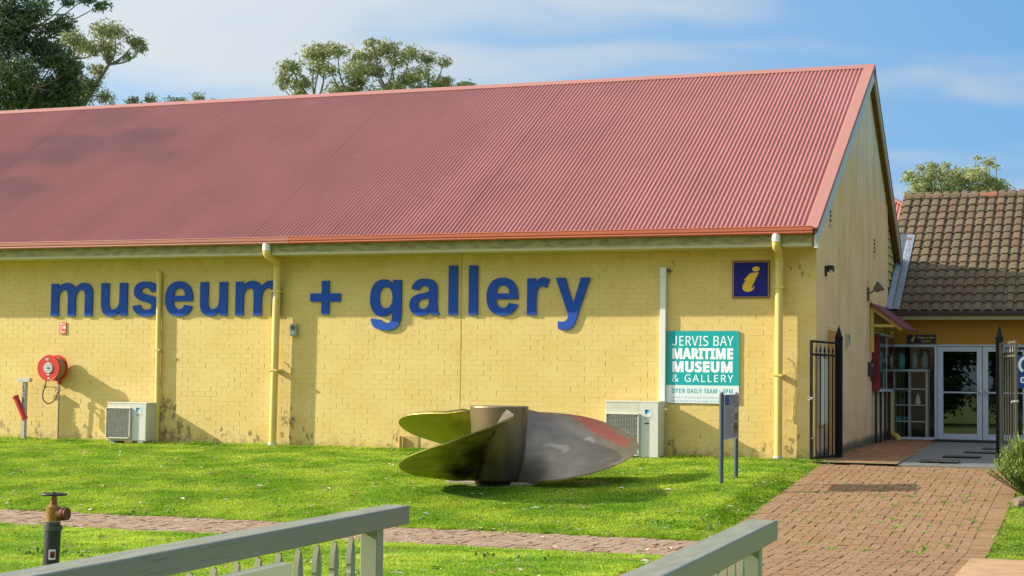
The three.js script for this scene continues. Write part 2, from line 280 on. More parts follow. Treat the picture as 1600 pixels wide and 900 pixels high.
{ // the gable wall (faces +x)
  const sh = new THREE.Shape(); sh.moveTo(0.0, -0.25); sh.lineTo(GB, -0.25); sh.lineTo(GB, roofY(-GB) - 0.10); sh.lineTo(-ROOF.R.z, ROOF.R.y - 0.10); sh.lineTo(0.0, roofY(0) - 0.10); sh.closePath();
  const g = new THREE.ExtrudeGeometry(sh, { depth: 0.24, bevelEnabled: false }).rotateY(Math.PI / 2).translate(-0.244, 0, 0);
  const p = g.attributes.position, uv = g.attributes.uv; for (let i = 0; i < p.count; i++) uv.setXY(i, -p.getZ(i) / 12, p.getY(i) / 8);
  const wall = mesh('gable_wall', g, gableMat, museum);
  const q = new QB(), map = (a, b, c) => [c, b, -a], gu = (a, b) => [a / 12, b / 8];
  for (let k = 0, y = 0.008; y < 7.2; k++, y += 0.086) for (let a = k % 2 ? -0.115 : 0.002; a < GB; a += 0.24) {
    const a0 = Math.max(a, 0.002), a1 = Math.min(a + 0.236, GB); if (a1 - a0 < 0.03) continue;
    if (a1 > 1.1 && a0 < 2.02 && y < 2.12) continue;   // painted recess
    if (y + 0.085 > Math.min(roofY(-a0), roofY(-a1)) - 0.12) continue;
    brickQ(q, a0, a1, y, y + 0.0855, 0.0005 + 0.0022 * rb() * rb(), -0.002, 0.0035, map, gu);
  }
  mesh('brickwork', q.geo(), gableMat, wall, { kind: 'stuff' });
  mesh('orange_panel', [b2(-0.03, -0.0005, 0.05, 2.12, -2.02, -1.1, 0)], M(0.60, 0.24, 0.03, 0.75), wall);
  // vent blocks: four dark slots each
  const vm = M(0.05, 0.05, 0.06, 0.9), vs = M(0.45, 0.40, 0.36, 0.9);
  for (const [z, y, n] of [[-6.43, 3.80, 4], [-1.30, 3.92, 3]]) for (let k = 0; k < n; k++) mesh('vent_slot', [b2(0.001, 0.008, y + k * 0.075, y + k * 0.075 + 0.045, z - 0.07, z + 0.07, 0)], vm, wall);
  for (const [z, y] of [[-6.43, 3.70], [-1.30, 3.83]]) mesh('vent_sill', [b2(0.0, 0.012, y, y + 0.045, z - 0.10, z + 0.10, 0)], vs, wall);
  // weatherboards behind the brick part, each board lapping the one below
  const wb = dataTex(128, 128, (u, v) => mix3([0.62, 0.46, 0.13], [0.42, 0.32, 0.10], clamp(0.4 + fb(u * 3, v * 12, 3))), true), wm = new THREE.MeshStandardMaterial({ map: wb, roughness: 0.8 });
  for (let y = 1.9; y < 5.2; y += 0.17) {
    const zEnd = -11.0, z1 = -GB - 0.002; let zz = zEnd; while (zz < z1 && roofY(zz) - 0.12 < y + 0.17) zz += 0.02; if (zz > z1 - 0.05) break;
    const q2 = new QB(), P = (z, yy, x) => [x, yy, z];
    q2.quad(P(z1, y, -0.012), P(zz, y, -0.012), P(zz, y + 0.168, -0.040), P(z1, y + 0.168, -0.040), [[0, 0], [1, 0], [1, 0.2], [0, 0.2]]);
    q2.quad(P(z1, y, -0.034), P(zz, y, -0.034), P(zz, y, -0.012), P(z1, y, -0.012)); q2.quad(P(zz, y, -0.06), P(zz, y + 0.168, -0.06), P(zz, y + 0.168, -0.04), P(zz, y, -0.012));
    mesh('weatherboard', q2.geo(), wm, museum);
  }
  const back = new THREE.Shape(); back.moveTo(GB, -0.2); back.lineTo(11.6, -0.2); back.lineTo(11.6, 2.2); back.lineTo(GB, roofY(-GB) - 0.14); back.closePath();
  mesh('rear_wall', new THREE.ExtrudeGeometry(back, { depth: 0.15, bevelEnabled: false }).rotateY(Math.PI / 2).translate(-0.21, 0, 0), M(0.5, 0.36, 0.12), museum);
  mesh('back_wall', [b2(MB_X0, -0.05, -0.2, 3.2, -11.0, -10.7, 0), b2(MB_X0, MB_X0 + 0.2, -0.2, 3.5, -10.7, -0.25, 0)], M(0.6, 0.45, 0.12), museum);
}
// roof
const nF = V(0, ROOF.E.z - ROOF.R.z, ROOF.R.y - ROOF.E.y).normalize(); nF.set(0, (ROOF.E.z - ROOF.R.z), (ROOF.R.y - ROOF.E.y)).normalize();
const LF = ROOF.E.distanceTo(ROOF.R), dF = ROOF.R.clone().sub(ROOF.E).normalize();
const roofPt = (x, s, h) => [x, ROOF.E.y + dF.y * s + nF.y * h, ROOF.E.z + dF.z * s + nF.z * h];
const roofTex = dataTex(1024, 512, (u, v) => {
  const x = u * 21, y = v * 7.4;
  let c = mix3([0.405, 0.132, 0.112], [0.355, 0.110, 0.092], clamp(0.5 + fb(x * 0.5, y * 0.35, 3) + 0.3 * fb(x * 6, y * 0.8, 2)));
  const li = sstep(0.50, 0.62, fb(x * 1.1 + 30, y * 1.3, 4)) * clamp(0.3 + n2(x * 13, y * 13));
  c = mix3(c, [0.36, 0.30, 0.18], 0.55 * li);
  const speck = n2(x * 11, y * 11) > 0.80 ? 0.45 : 0; return mix3(c, [0.10, 0.06, 0.05], speck * clamp(0.3 + n2(x, y)));
}, true);
const roofMat = new THREE.MeshStandardMaterial({ map: roofTex, roughness: 0.42, metalness: 0.0 });
const capMat = M(0.36, 0.152, 0.122, 0.55);
{
  const roof = new THREE.Group(); roof.name = 'roof'; museum.add(roof);
  mesh('roof_deck', [(() => { const a = V(0, 0, 0).set(...roofPt(0, 0.06, -0.05)), b = V(0, 0, 0).set(...roofPt(0, LF - 0.02, -0.05)); return beam(a, b, 21.0, 0.05, nF).translate(-10.42, 0, 0); })(), beam(V(-10.42, ROOF.R.y - 0.05, ROOF.R.z - 0.01), V(-10.42, ROOF.F.y - 0.05, ROOF.F.z), 21.0, 0.05, V(0, 4.46, -3.59).normalize())], M(0.2, 0.13, 0.09), roof);
  const pitch = 0.0762, amp = 0.0120, seg = 8;
  for (let k = 0; k < 28; k++) {
    const xr = 0.06 - k * 0.762, q = new QB(), lift = [0, 0.002, 0.001, 0.004, 0.0005][k % 5], nseg = 10 * seg;
    const prof = (i) => [xr - (i / nseg) * 0.762, amp * Math.sin((i / seg) * 2 * Math.PI) + 0.012 + lift];
    for (let i = 0; i < nseg; i++) { const [xa, ha] = prof(i), [xb, hb] = prof(i + 1), uv = (x, s) => [(x + 21) / 21, s / 7.4]; q.quad(roofPt(xb, -0.03, hb), roofPt(xa, -0.03, ha), roofPt(xa, LF, ha), roofPt(xb, LF, hb), [uv(xb, 0), uv(xa, 0), uv(xa, LF), uv(xb, LF)]); }
    const g = q.geo();                                // smooth the ribs
    const p = g.attributes.position, nn = g.attributes.normal;
    for (let i = 0; i < p.count; i++) { const d = (xr - p.getX(i)) / pitch * 2 * Math.PI, sl = -amp * Math.cos(d) * 2 * Math.PI / pitch; const v = V(-sl, 0, 0).addScaledVector(nF, 1).normalize(); nn.setXYZ(i, v.x, v.y, v.z); }
    mesh('roof_sheet', g, roofMat, roof);
  }
  const sc = []; for (let row = 0; row < 8; row++) for (let k = 0; k < 275; k += 3) { const s = 0.12 + row * 0.95, x = 0.06 - (k + 0.25) * pitch + (row % 2) * pitch, p = roofPt(x, s, 0.025), g = new THREE.ConeGeometry(0.0095, 0.012, 5); sc.push(g.rotateX(Math.PI / 2 - Math.atan2(nF.y, nF.z)).translate(...p)); }
  mesh('roof_screws', sc, M(0.10, 0.045, 0.04, 0.6), roof, { kind: 'stuff' });
  // ridge cap and the flat capping along the gable edge
  const cap = new QB(), s0 = LF - 0.16;
  cap.quad(roofPt(MB_X0, s0, 0.026), roofPt(0.14, s0, 0.026), roofPt(0.14, LF + 0.02, 0.034), roofPt(MB_X0, LF + 0.02, 0.034));
  cap.quad(roofPt(MB_X0, s0, 0.005), roofPt(0.14, s0, 0.005), roofPt(0.14, s0, 0.026), roofPt(MB_X0, s0, 0.026));
  const topp = roofPt(0, LF + 0.02, 0.034); cap.quad([MB_X0, topp[1], topp[2]], [0.14, topp[1], topp[2]], [0.14, topp[1] - 0.14, topp[2] - 0.2], [MB_X0, topp[1] - 0.14, topp[2] - 0.2]);
  mesh('ridge_cap', cap.geo(), capMat, roof);
  const bc = new QB(); bc.quad(roofPt(-0.035, -0.04, 0.030), roofPt(0.14, -0.04, 0.034), roofPt(0.14, s0 - 0.002, 0.034), roofPt(-0.035, s0 - 0.002, 0.030));
  bc.quad(roofPt(-0.035, -0.04, 0.004), roofPt(-0.035, -0.04, 0.030), roofPt(-0.035, s0 - 0.002, 0.030), roofPt(-0.035, s0 - 0.002, 0.004));
  bc.quad(roofPt(0.14, -0.04, 0.034), roofPt(0.14, -0.04, -0.05), roofPt(0.14, LF, -0.05), roofPt(0.14, LF, 0.034));
  bc.quad(roofPt(-0.035, -0.04, 0.004), roofPt(0.14, -0.04, 0.004), roofPt(0.14, -0.04, 0.034), roofPt(-0.035, -0.04, 0.030));
  mesh('barge_capping', bc.geo(), capMat, roof);
  const boardM = M(0.50, 0.53, 0.57, 0.6), soffM = new THREE.MeshStandardMaterial({ map: dataTex(64, 256, (u, v) => mix3([0.30, 0.17, 0.03], [0.13, 0.075, 0.015], clamp(0.5 + fb(u * 4, v * 30, 3))), true), roughness: 0.9 });
  const A = (s, h, x) => V(0, 0, 0).set(...roofPt(x, s, h));
  mesh('barge_board', [beam(A(-0.06, -0.165, 0.112), A(LF - 0.02, -0.165, 0.112), 0.03, 0.19, nF)], boardM, roof);
  mesh('soffit_board', [beam(A(0, -0.10, 0.05), A(LF - 0.05, -0.10, 0.05), 0.094, 0.02, nF)], soffM, roof);
  const nR = V(0, ROOF.R.z - ROOF.F.z, -(ROOF.R.y - ROOF.F.y)).normalize(), B = (t, h, x) => V(x, lerp(ROOF.R.y, ROOF.F.y, t), lerp(ROOF.R.z, ROOF.F.z, t)).addScaledVector(nR, h);
  mesh('barge_board', [beam(B(0.008, -0.08, 0.112), B(1, -0.08, 0.112), 0.03, 0.16, nR)], M(0.42, 0.36, 0.28, 0.7), roof);
  mesh('soffit_board', [beam(B(0.03, -0.10, 0.048), B(1, -0.10, 0.048), 0.096, 0.02, nR)], soffM, roof);
  mesh('barge_capping', [beam(B(0, 0.006, 0.02), B(1, 0.006, 0.02), 0.24, 0.012, nR)], M(0.30, 0.13, 0.11, 0.5), roof);
  mesh('eave_box', [b2(0.068, 0.126, 3.33, 3.60, 0.52, 0.60, 0.004)], M(0.70, 0.68, 0.56, 0.6), roof);
  // gutter in two lengths, the left-hand one more faded
  const prof = new THREE.Shape(); prof.moveTo(0, 0); prof.lineTo(0.10, 0); prof.lineTo(0.118, 0.018); prof.lineTo(0.112, 0.040); prof.lineTo(0.125, 0.055); prof.lineTo(0.125, 0.105); prof.lineTo(0.132, 0.112); prof.lineTo(0.128, 0.122); prof.lineTo(0.118, 0.118); prof.lineTo(0.112, 0.02); prof.lineTo(0.006, 0.008); prof.lineTo(0.006, 0.115); prof.lineTo(0, 0.115); prof.closePath();
  for (const [x0, x1, c] of [[MB_X0, -9.03, [0.45, 0.165, 0.12]], [-9.026, 0.062, [0.47, 0.115, 0.055]]]) {
    const g = new THREE.ExtrudeGeometry(prof, { depth: x1 - x0, bevelEnabled: false }).rotateY(-Math.PI / 2).scale(1, 1, 1);
    g.translate(x1, 3.545, 0.603); mesh('gutter', [g, b2(x1 - 0.004, x1, 3.546, 3.655, 0.605, 0.715, 0)], M(...c, 0.4), roof);
  }
  const ft = dataTex(1024, 32, (u, v) => mix3(mix3([0.36, 0.31, 0.12], [0.20, 0.19, 0.07], clamp(0.4 + fb(u * 60, v * 1.5, 4) * 1.2)), [0.55, 0.50, 0.30], 0.8 * sstep(0.35, 0.1, v)), true, THREE.ClampToEdgeWrapping);  // pale strip along the bottom edge is light painted into the map
  const fg = new THREE.BoxGeometry(20.99, 0.185, 0.022).translate(-10.46, 3.452, 0.588);
  mesh('fascia', [fg], new THREE.MeshStandardMaterial({ map: ft, roughness: 0.75 }), roof);
  mesh('soffit', [b2(MB_X0, 0.02, 3.362, 3.374, 0.008, 0.575, 0)], M(0.55, 0.46, 0.2, 0.8), roof);
}

// ------------------------------------------------------------------ things on the long wall
const yellowPipe = M(0.72, 0.53, 0.15, 0.5), pvcWhite = M(0.78, 0.77, 0.72, 0.45);
function downpipe(x, r, lean, label, c = 0.145) {
  const t = thing('downpipe', label, 'downpipe', [x, 0, 0], 0);
  const y1 = 3.26;
  mesh('outlet', [tube([V(0.05 + lean, 3.56, 0.655), V(0.05 + lean, 3.49, 0.655), V(0.05 + lean, 3.44, 0.652)], r * 1.02, 8, 16), new THREE.TorusGeometry(r * 1.02, 0.006, 8, 20).rotateX(Math.PI / 2).translate(0.05 + lean, 3.44, 0.652)], pvcWhite, t);
  mesh('swan_neck', [tube([V(0.05 + lean, 3.45, 0.652), V(0.05 + lean, 3.40, 0.64), V(0.04 + lean, 3.35, 0.56), V(0.02 + lean, 3.30, 0.30), V(lean, 3.25, 0.17), V(lean * 0.99, 3.19, c), V(lean * 0.97, 3.12, c)], r, 40, 16)], yellowPipe, t);
  mesh('pipe', [rod(V(lean * 0.97, 3.14, c), V(0, 0.03, c), r * 0.98, 20), rod(V(lean * 0.97, 3.17, c), V(lean * 0.95, 3.09, c), r * 1.08, 20)], yellowPipe, t);
  for (const y of [2.75, 1.35]) mesh('bracket', [box(r * 2.3, 0.035, c + r + 0.004, lean * y / 3.2, y, (c + r + 0.004) / 2, 0.003)], yellowPipe, t);
  mesh('shoe', [cyl(r * 1.12, r * 1.1, 0.07, 0, 0.0, c)], M(0.6, 0.6, 0.58), t);
  return t;
}
downpipe(-9.57, 0.07, 0.03, 'yellow downpipe with swan neck after the first word of the lettering');
downpipe(-0.575, 0.066, 0.01, 'yellow downpipe with swan neck beside the blue information sign');
{
  const t = thing('pipe', 'straight yellow pipe without a swan neck crossing the word on the left', 'pipe', [-11.99, 0, 0]);
  mesh('shaft', [rod(V(-0.03, 3.08, 0.056), V(0, 0.02, 0.056), 0.046, 16)], yellowPipe, t);
  mesh('cap', [rod(V(-0.032, 3.12, 0.056), V(-0.029, 2.98, 0.056), 0.054, 16)], yellowPipe, t);
  mesh('clip', [box(0.12, 0.03, 0.104, -0.013, 1.7, 0.054, 0.003)], yellowPipe, t);
}
{
  const t = thing('cable_duct', 'white square cable duct rising above the large air conditioner', 'duct', [-2.49, 0, 0]);
  mesh('duct', [b2(-0.05, 0.045, 0.84, 2.95, 0.008, 0.07, 0.006)], M(0.74, 0.73, 0.68, 0.5), t); mesh('end_cap', [b2(-0.056, 0.051, 2.952, 3.10, 0.008, 0.077, 0.006)], M(0.76, 0.75, 0.71, 0.5), t);
  mesh('cable_gland', [box(0.06, 0.05, 0.05, 0.085, 3.04, 0.03, 0.01)], M(0.12, 0.11, 0.1), t);
}
// raised lettering
const glyphs = { // outlines of a plain bold grotesque: M/L/C paths, holes after the first contour
  m: ['M0,0 L0,1062 L259,1062 L259,917 C350,1030 460,1086 590,1086 C740,1086 845,1020 905,905 C1000,1020 1110,1086 1240,1086 C1450,1086 1575,960 1575,700 L1575,0 L1294,0 L1294,610 C1294,790 1260,860 1150,860 C1010,860 928,760 928,510 L928,0 L647,0 L647,590 C647,790 615,860 500,860 C355,860 281,740 281,530 L281,0'],
  u: ['M0,1062 L281,1062 L281,480 C281,300 300,195 440,195 C590,195 683,290 683,560 L683,1062 L964,1062 L964,0 L703,0 L703,159 C640,45 510,-24 370,-24 C140,-24 0,110 0,400'],
  s: ['M0,303 L282,346 C300,235 380,180 515,180 C660,180 725,230 725,300 C725,350 695,385 590,410 C230,495 50,545 50,775 C50,965 200,1086 490,1086 C770,1086 900,990 955,800 L690,750 C665,840 600,885 495,885 C365,885 305,848 305,790 C305,740 350,715 640,650 C900,590 1010,500 1010,330 C1010,125 830,-24 515,-24 C225,-24 45,95 0,303'],
  e: ['M690,338 L970,291 C905,85 745,-24 505,-24 C165,-24 0,190 0,530 C0,875 190,1086 475,1086 C800,1086 985,870 975,456 L285,456 C290,295 375,195 500,195 C595,195 655,245 690,338', 'M706,622 C702,780 620,865 498,865 C375,865 292,775 294,622'],
  a: ['M320,738 L65,784 C115,990 250,1086 490,1086 C800,1086 935,975 935,730 L932,402 C932,180 945,110 1010,0 L732,0 C715,40 705,80 698,112 C610,20 500,-24 375,-24 C145,-24 0,105 0,300 C0,500 125,585 370,635 C530,665 610,685 655,705 C655,820 620,868 490,868 C395,868 345,830 320,738', 'M655,520 C605,503 545,490 450,470 C330,445 280,400 280,320 C280,230 345,170 440,170 C555,170 655,245 655,390'],
  g: ['M40,-70 L361,-109 C370,-175 415,-210 515,-210 C655,-210 718,-150 718,20 L718,155 C640,45 530,-12 400,-12 C150,-12 0,205 0,520 C0,880 175,1086 430,1086 C555,1086 655,1030 737,915 L737,1062 L1000,1062 L1000,109 C1000,-290 860,-424 525,-424 C215,-424 35,-330 40,-70', 'M288,541 C288,325 370,225 495,225 C630,225 722,330 722,530 C722,750 640,855 510,855 C380,855 288,755 288,541'],
  l: ['M0,0 L281,0 L281,1466 L0,1466'],
  r: ['M281,0 L0,0 L0,1062 L261,1062 L261,911 C330,1040 400,1086 490,1086 C560,1086 625,1066 685,1030 L598,785 C550,815 505,830 460,830 C330,830 281,740 281,420'],
  y: ['M0,1062 L299,1062 L553,308 L801,1062 L1092,1062 L665,-110 C590,-330 490,-431 290,-431 C225,-431 160,-425 95,-405 L70,-185 C125,-196 175,-200 215,-200 C330,-200 375,-140 415,-20'],
  '+': ['M390,0 L640,0 L640,390 L1030,390 L1030,640 L640,640 L640,1030 L390,1030 L390,640 L0,640 L0,390 L390,390'],
};
function glyphPath(str, P) { for (const c of str.match(/[MLC][^MLC]*/g)) { const v = c.slice(1).trim().split(/[ ,]+/).map((q) => +q / 1000); if (c[0] === 'M') P.moveTo(v[0], v[1]); else if (c[0] === 'L') P.lineTo(v[0], v[1]); else P.bezierCurveTo(...v); } P.closePath(); return P; }
function glyphGeo(ch) { const [o, ...h] = glyphs[ch], sh = glyphPath(o, new THREE.Shape()); for (const q of h) sh.holes.push(glyphPath(q, new THREE.Path())); return new THREE.ExtrudeGeometry(sh, { depth: 0.026, curveSegments: 14, bevelEnabled: true, bevelThickness: 0.002, bevelSize: 0.002, bevelSegments: 1 }); }
const blueMat = new THREE.MeshStandardMaterial({ color: rgb(0.001, 0.065, 0.42), roughness: 0.75 });
const ORD = ['first', 'second', 'third', 'fourth', 'fifth', 'sixth', 'seventh'];
for (const [ch, x0, x1, y1, y0, word, k] of [
  ['m', -14.375, -13.465, 2.947, 2.325, 'museum', 0], ['u', -13.275, -12.71, 2.937, 2.318, 'museum', 1], ['s', -12.594, -12.022, 2.959, 2.316, 'museum', 2], ['e', -11.90, -11.323, 2.957, 2.316, 'museum', 3], ['u', -11.169, -10.609, 2.937, 2.318, 'museum', 4], ['m', -10.439, -9.54, 2.95, 2.327, 'museum', 5],
  ['+', -8.937, -8.348, 2.936, 2.346, '', 0],
  ['g', -7.774, -7.177, 2.952, 2.063, 'gallery', 0], ['a', -7.024, -6.461, 2.955, 2.317, 'gallery', 1], ['l', -6.295, -6.13, 3.175, 2.328, 'gallery', 2], ['l', -5.922, -5.758, 3.172, 2.327, 'gallery', 3], ['e', -5.595, -5.025, 2.958, 2.317, 'gallery', 4], ['r', -4.863, -4.465, 2.955, 2.324, 'gallery', 5], ['y', -4.355, -3.75, 2.945, 2.072, 'gallery', 6]]) {
  let g = glyphGeo(ch);
  g.computeBoundingBox(); const b = g.boundingBox, w = b.max.x - b.min.x, h = b.max.y - b.min.y;
  g.translate(-b.min.x - w / 2, -b.min.y, 0).scale((x1 - x0) / w, (y1 - y0) / h, 1);
  const m = mesh('wall_letter', g, blueMat); m.position.set((x0 + x1) / 2, y0, 0.012);
  tag(m, word ? `blue raised letter ${ch}, ${ORD[k]} letter of the word ${word} on the wall` : 'blue raised plus sign between the two words on the wall', 'letter', 'blue letters on the long wall');
}
// signs
const flat = (w, h, t, tex, rough = 0.5, edge = M(0.6, 0.6, 0.58)) => { // board with the print on its +z face
  const q = new QB(); q.quad([0, 0, t], [w, 0, t], [w, h, t], [0, h, t], [[0, 0], [1, 0], [1, 1], [0, 1]]);
  return { print: q.geo(), board: b2(0, w, 0, h, 0, t - 0.0015, 0.001), mat: new THREE.MeshStandardMaterial({ map: tex, roughness: rough }), edge };
};
function fit(c, text, x, y, w, size, font, spacing = 0) { c.font = font.replace('SIZE', size); c.save(); const m = spacing ? [...text].reduce((s, ch) => s + c.measureText(ch).width + spacing, -spacing) : c.measureText(text).width; c.translate(x, y); c.scale(w / m, 1); if (spacing) { let px = 0; for (const ch of text) { c.fillText(ch, px, 0); px += c.measureText(ch).width + spacing; } } else c.fillText(text, 0, 0); c.restore(); }
{
  const tex = canvasTex(1024, 1000, (c, w, h) => {
    c.fillStyle = '#12a3a4'; c.fillRect(0, 0, w, h); c.fillStyle = '#dfe5e6'; c.fillRect(0, 752, w, h - 752);
    c.fillStyle = '#f3f6f6'; c.textBaseline = 'alphabetic';
    fit(c, 'ERVIS BAY', 168, 205, 778, 188, 'SIZEpx sans-serif', 4); c.strokeStyle = '#f3f6f6'; c.lineWidth = 16; c.beginPath(); c.moveTo(140, 68); c.lineTo(140, 160); c.bezierCurveTo(140, 205, 92, 208, 80, 176); c.stroke();
    c.strokeStyle = '#f3f6f6'; c.lineWidth = 13;
    for (const [t, y] of [['MARITIME', 384], ['MUSEUM', 566]]) { c.save(); c.font = 'bold 192px sans-serif'; const m = c.measureText(t).width; c.translate(76, y); c.scale(870 / m, 1.02); c.fillText(t, 0, 0); c.strokeText(t, 0, 0); c.restore(); }
    fit(c, '& GALLERY', 76, 705, 870, 140, 'SIZEpx sans-serif', 16);
    c.fillStyle = '#128f96'; c.strokeStyle = '#128f96'; c.lineWidth = 2; fit(c, 'OPEN DAILY 10AM - 4PM', 76, 862, 870, 90, 'bold SIZEpx sans-serif', 3);
    c.fillStyle = '#a3b9bc'; const r = rng(8); for (const y of [905, 955]) for (let x = 76; x < 930; x += 6) { if (r() < 0.86) { const hh = 14 + r() * 14; c.fillRect(x, y + 28 - hh, 3 + r() * 2, hh); } }
    c.beginPath(); c.arc(610, 918, 8, 0, 7); c.arc(470, 966, 8, 0, 7); c.fill();
  });
  const t = thing('museum_sign', 'teal and white museum sign with opening hours beside the cable duct', 'sign', [-2.44, 0.885, 0.012]), f = flat(1.205, 1.172, 0.012, tex, 0.4);
  mesh('board', [f.board], f.edge, t); mesh('print', f.print, f.mat, t);
  const sc = M(0.35, 0.35, 0.35, 0.4, { metalness: 0.6 }); for (const [x, y] of [[0.02, 0.02], [1.185, 0.02], [0.02, 1.15], [1.185, 1.15]]) mesh('screw', [new THREE.SphereGeometry(0.008, 8, 5).translate(x, y, 0.013)], sc, t);
}
function drawI(c, w, h, s, ox, oy) { // italic letter i of the visitor information symbol
  const X = (v) => ox + v * s, Y = (v) => oy + v * s;
  c.beginPath(); c.ellipse(X(0.635), Y(0.22), 0.10 * s, 0.068 * s, -0.15, 0, 7); c.fill();
  c.beginPath(); c.moveTo(X(0.29), Y(0.505)); c.bezierCurveTo(X(0.38), Y(0.49), X(0.42), Y(0.36), X(0.50), Y(0.325)); c.lineTo(X(0.72), Y(0.305)); c.lineTo(X(0.545), Y(0.66));
  c.bezierCurveTo(X(0.49), Y(0.77), X(0.56), Y(0.745), X(0.585), Y(0.665)); c.lineTo(X(0.60), Y(0.70)); c.bezierCurveTo(X(0.565), Y(0.86), X(0.28), Y(0.88), X(0.275), Y(0.72)); c.bezierCurveTo(X(0.28), Y(0.62), X(0.345), Y(0.56), X(0.365), Y(0.515)); c.closePath(); c.fill();
}
{
  const tex = canvasTex(512, 512, (c) => { c.fillStyle = '#0b0c2c'; c.fillRect(0, 0, 512, 512); c.fillStyle = '#b98d3c'; c.fillRect(9, 9, 494, 494); c.fillStyle = '#06087a'; c.fillRect(20, 20, 472, 472); c.fillStyle = '#e9b733'; drawI(c, 512, 512, 512, 0, 0); });
  const t = thing('information_sign', 'square dark blue sign with a yellow italic letter i under the eave', 'sign', [-1.35, 2.585, 0.012]), f = flat(0.605, 0.6, 0.016, tex, 0.75, M(0.03, 0.03, 0.06)); mesh('board', [f.board], f.edge, t); mesh('print', f.print, f.mat, t);
}
{
  const tex = canvasTex(128, 192, (c) => { c.fillStyle = '#d94a44'; c.fillRect(0, 0, 128, 192); c.fillStyle = '#f0d9cf'; c.fillRect(10, 8, 50, 40); c.fillRect(66, 60, 50, 48); c.fillRect(14, 70, 36, 60); c.fillRect(10, 146, 108, 12); c.fillStyle = '#c8332e'; c.fillRect(22, 84, 20, 34); c.fillRect(18, 16, 30, 12); c.fillStyle = '#f0d9cf'; c.fillRect(70, 16, 46, 8); c.fillRect(70, 30, 40, 6); c.fillRect(10, 168, 80, 8); });
  const t = thing('fire_sign', 'small red and white notice on the wall above the fire hose reel', 'sign', [-14.185, 1.99, 0.012]), f = flat(0.15, 0.225, 0.006, tex, 0.5); mesh('board', [f.board], f.edge, t); mesh('print', f.print, f.mat, t);
}
{ // small socket box right of the downpipe
  const t = thing('socket_box', 'small grey socket box on the wall under the plus sign', 'box', [-9.245, 1.965, 0.008]), m = M(0.42, 0.43, 0.42, 0.5);
  mesh('case', [b2(-0.06, 0.06, 0, 0.215, 0, 0.075, 0.012)], m, t); mesh('cover', [new THREE.CylinderGeometry(0.042, 0.045, 0.02, 18).rotateX(Math.PI / 2).translate(0, 0.145, 0.085)], M(0.1, 0.11, 0.11, 0.4), t); mesh('cover', [b2(-0.045, 0.045, 0.02, 0.09, 0.075, 0.092, 0.008)], M(0.5, 0.5, 0.48, 0.5), t);
}
{ // tap stub and cables low on the wall
  const t = thing('wall_tap', 'small tap stub low on the wall right of the tall downpipe', 'tap', [-9.24, 0.50, 0.006]); mesh('stub', [rod(V(0, 0, 0), V(0, 0, 0.05), 0.02, 10), new THREE.SphereGeometry(0.032, 10, 8).translate(0, 0, 0.06)], M(0.35, 0.3, 0.2, 0.4, { metalness: 0.5 }), t); mesh('spout', [tube([V(0, 0, 0.06), V(0.0, -0.03, 0.09), V(0, -0.07, 0.09)], 0.012, 8, 8)], M(0.3, 0.26, 0.18, 0.4), t);
  const p = mesh('cable', [tube([V(-9.42, 1.50, 0.05), V(-9.34, 1.44, 0.03), V(-9.29, 1.36, 0.02), V(-9.3, 1.28, 0.012)], 0.007, 16, 6)], M(0.45, 0.38, 0.12)); tag(p, 'thin cable looping off the wall beside the tall downpipe', 'cable');
  const p2 = mesh('cable', [tube([V(-0.46, 1.62, 0.05), V(-0.38, 1.58, 0.03), V(-0.33, 1.50, 0.02), V(-0.335, 1.0, 0.012), V(-0.40, 0.62, 0.02), V(-0.46, 0.66, 0.04)], 0.007, 24, 6)], M(0.5, 0.40, 0.10)); tag(p2, 'thin cable looping off the wall right of the corner downpipe', 'cable');
  const s = mesh('pipe_stub', [cyl(0.035, 0.035, 0.26, -7.15, -0.02, 0.05), b2(-7.11, -6.82, 0.0, 0.24, 0.006, 0.014, 0.002)], M(0.50, 0.33, 0.10, 0.8)); tag(s, 'short stained pipe stub at the foot of the wall behind the propeller', 'pipe');
}
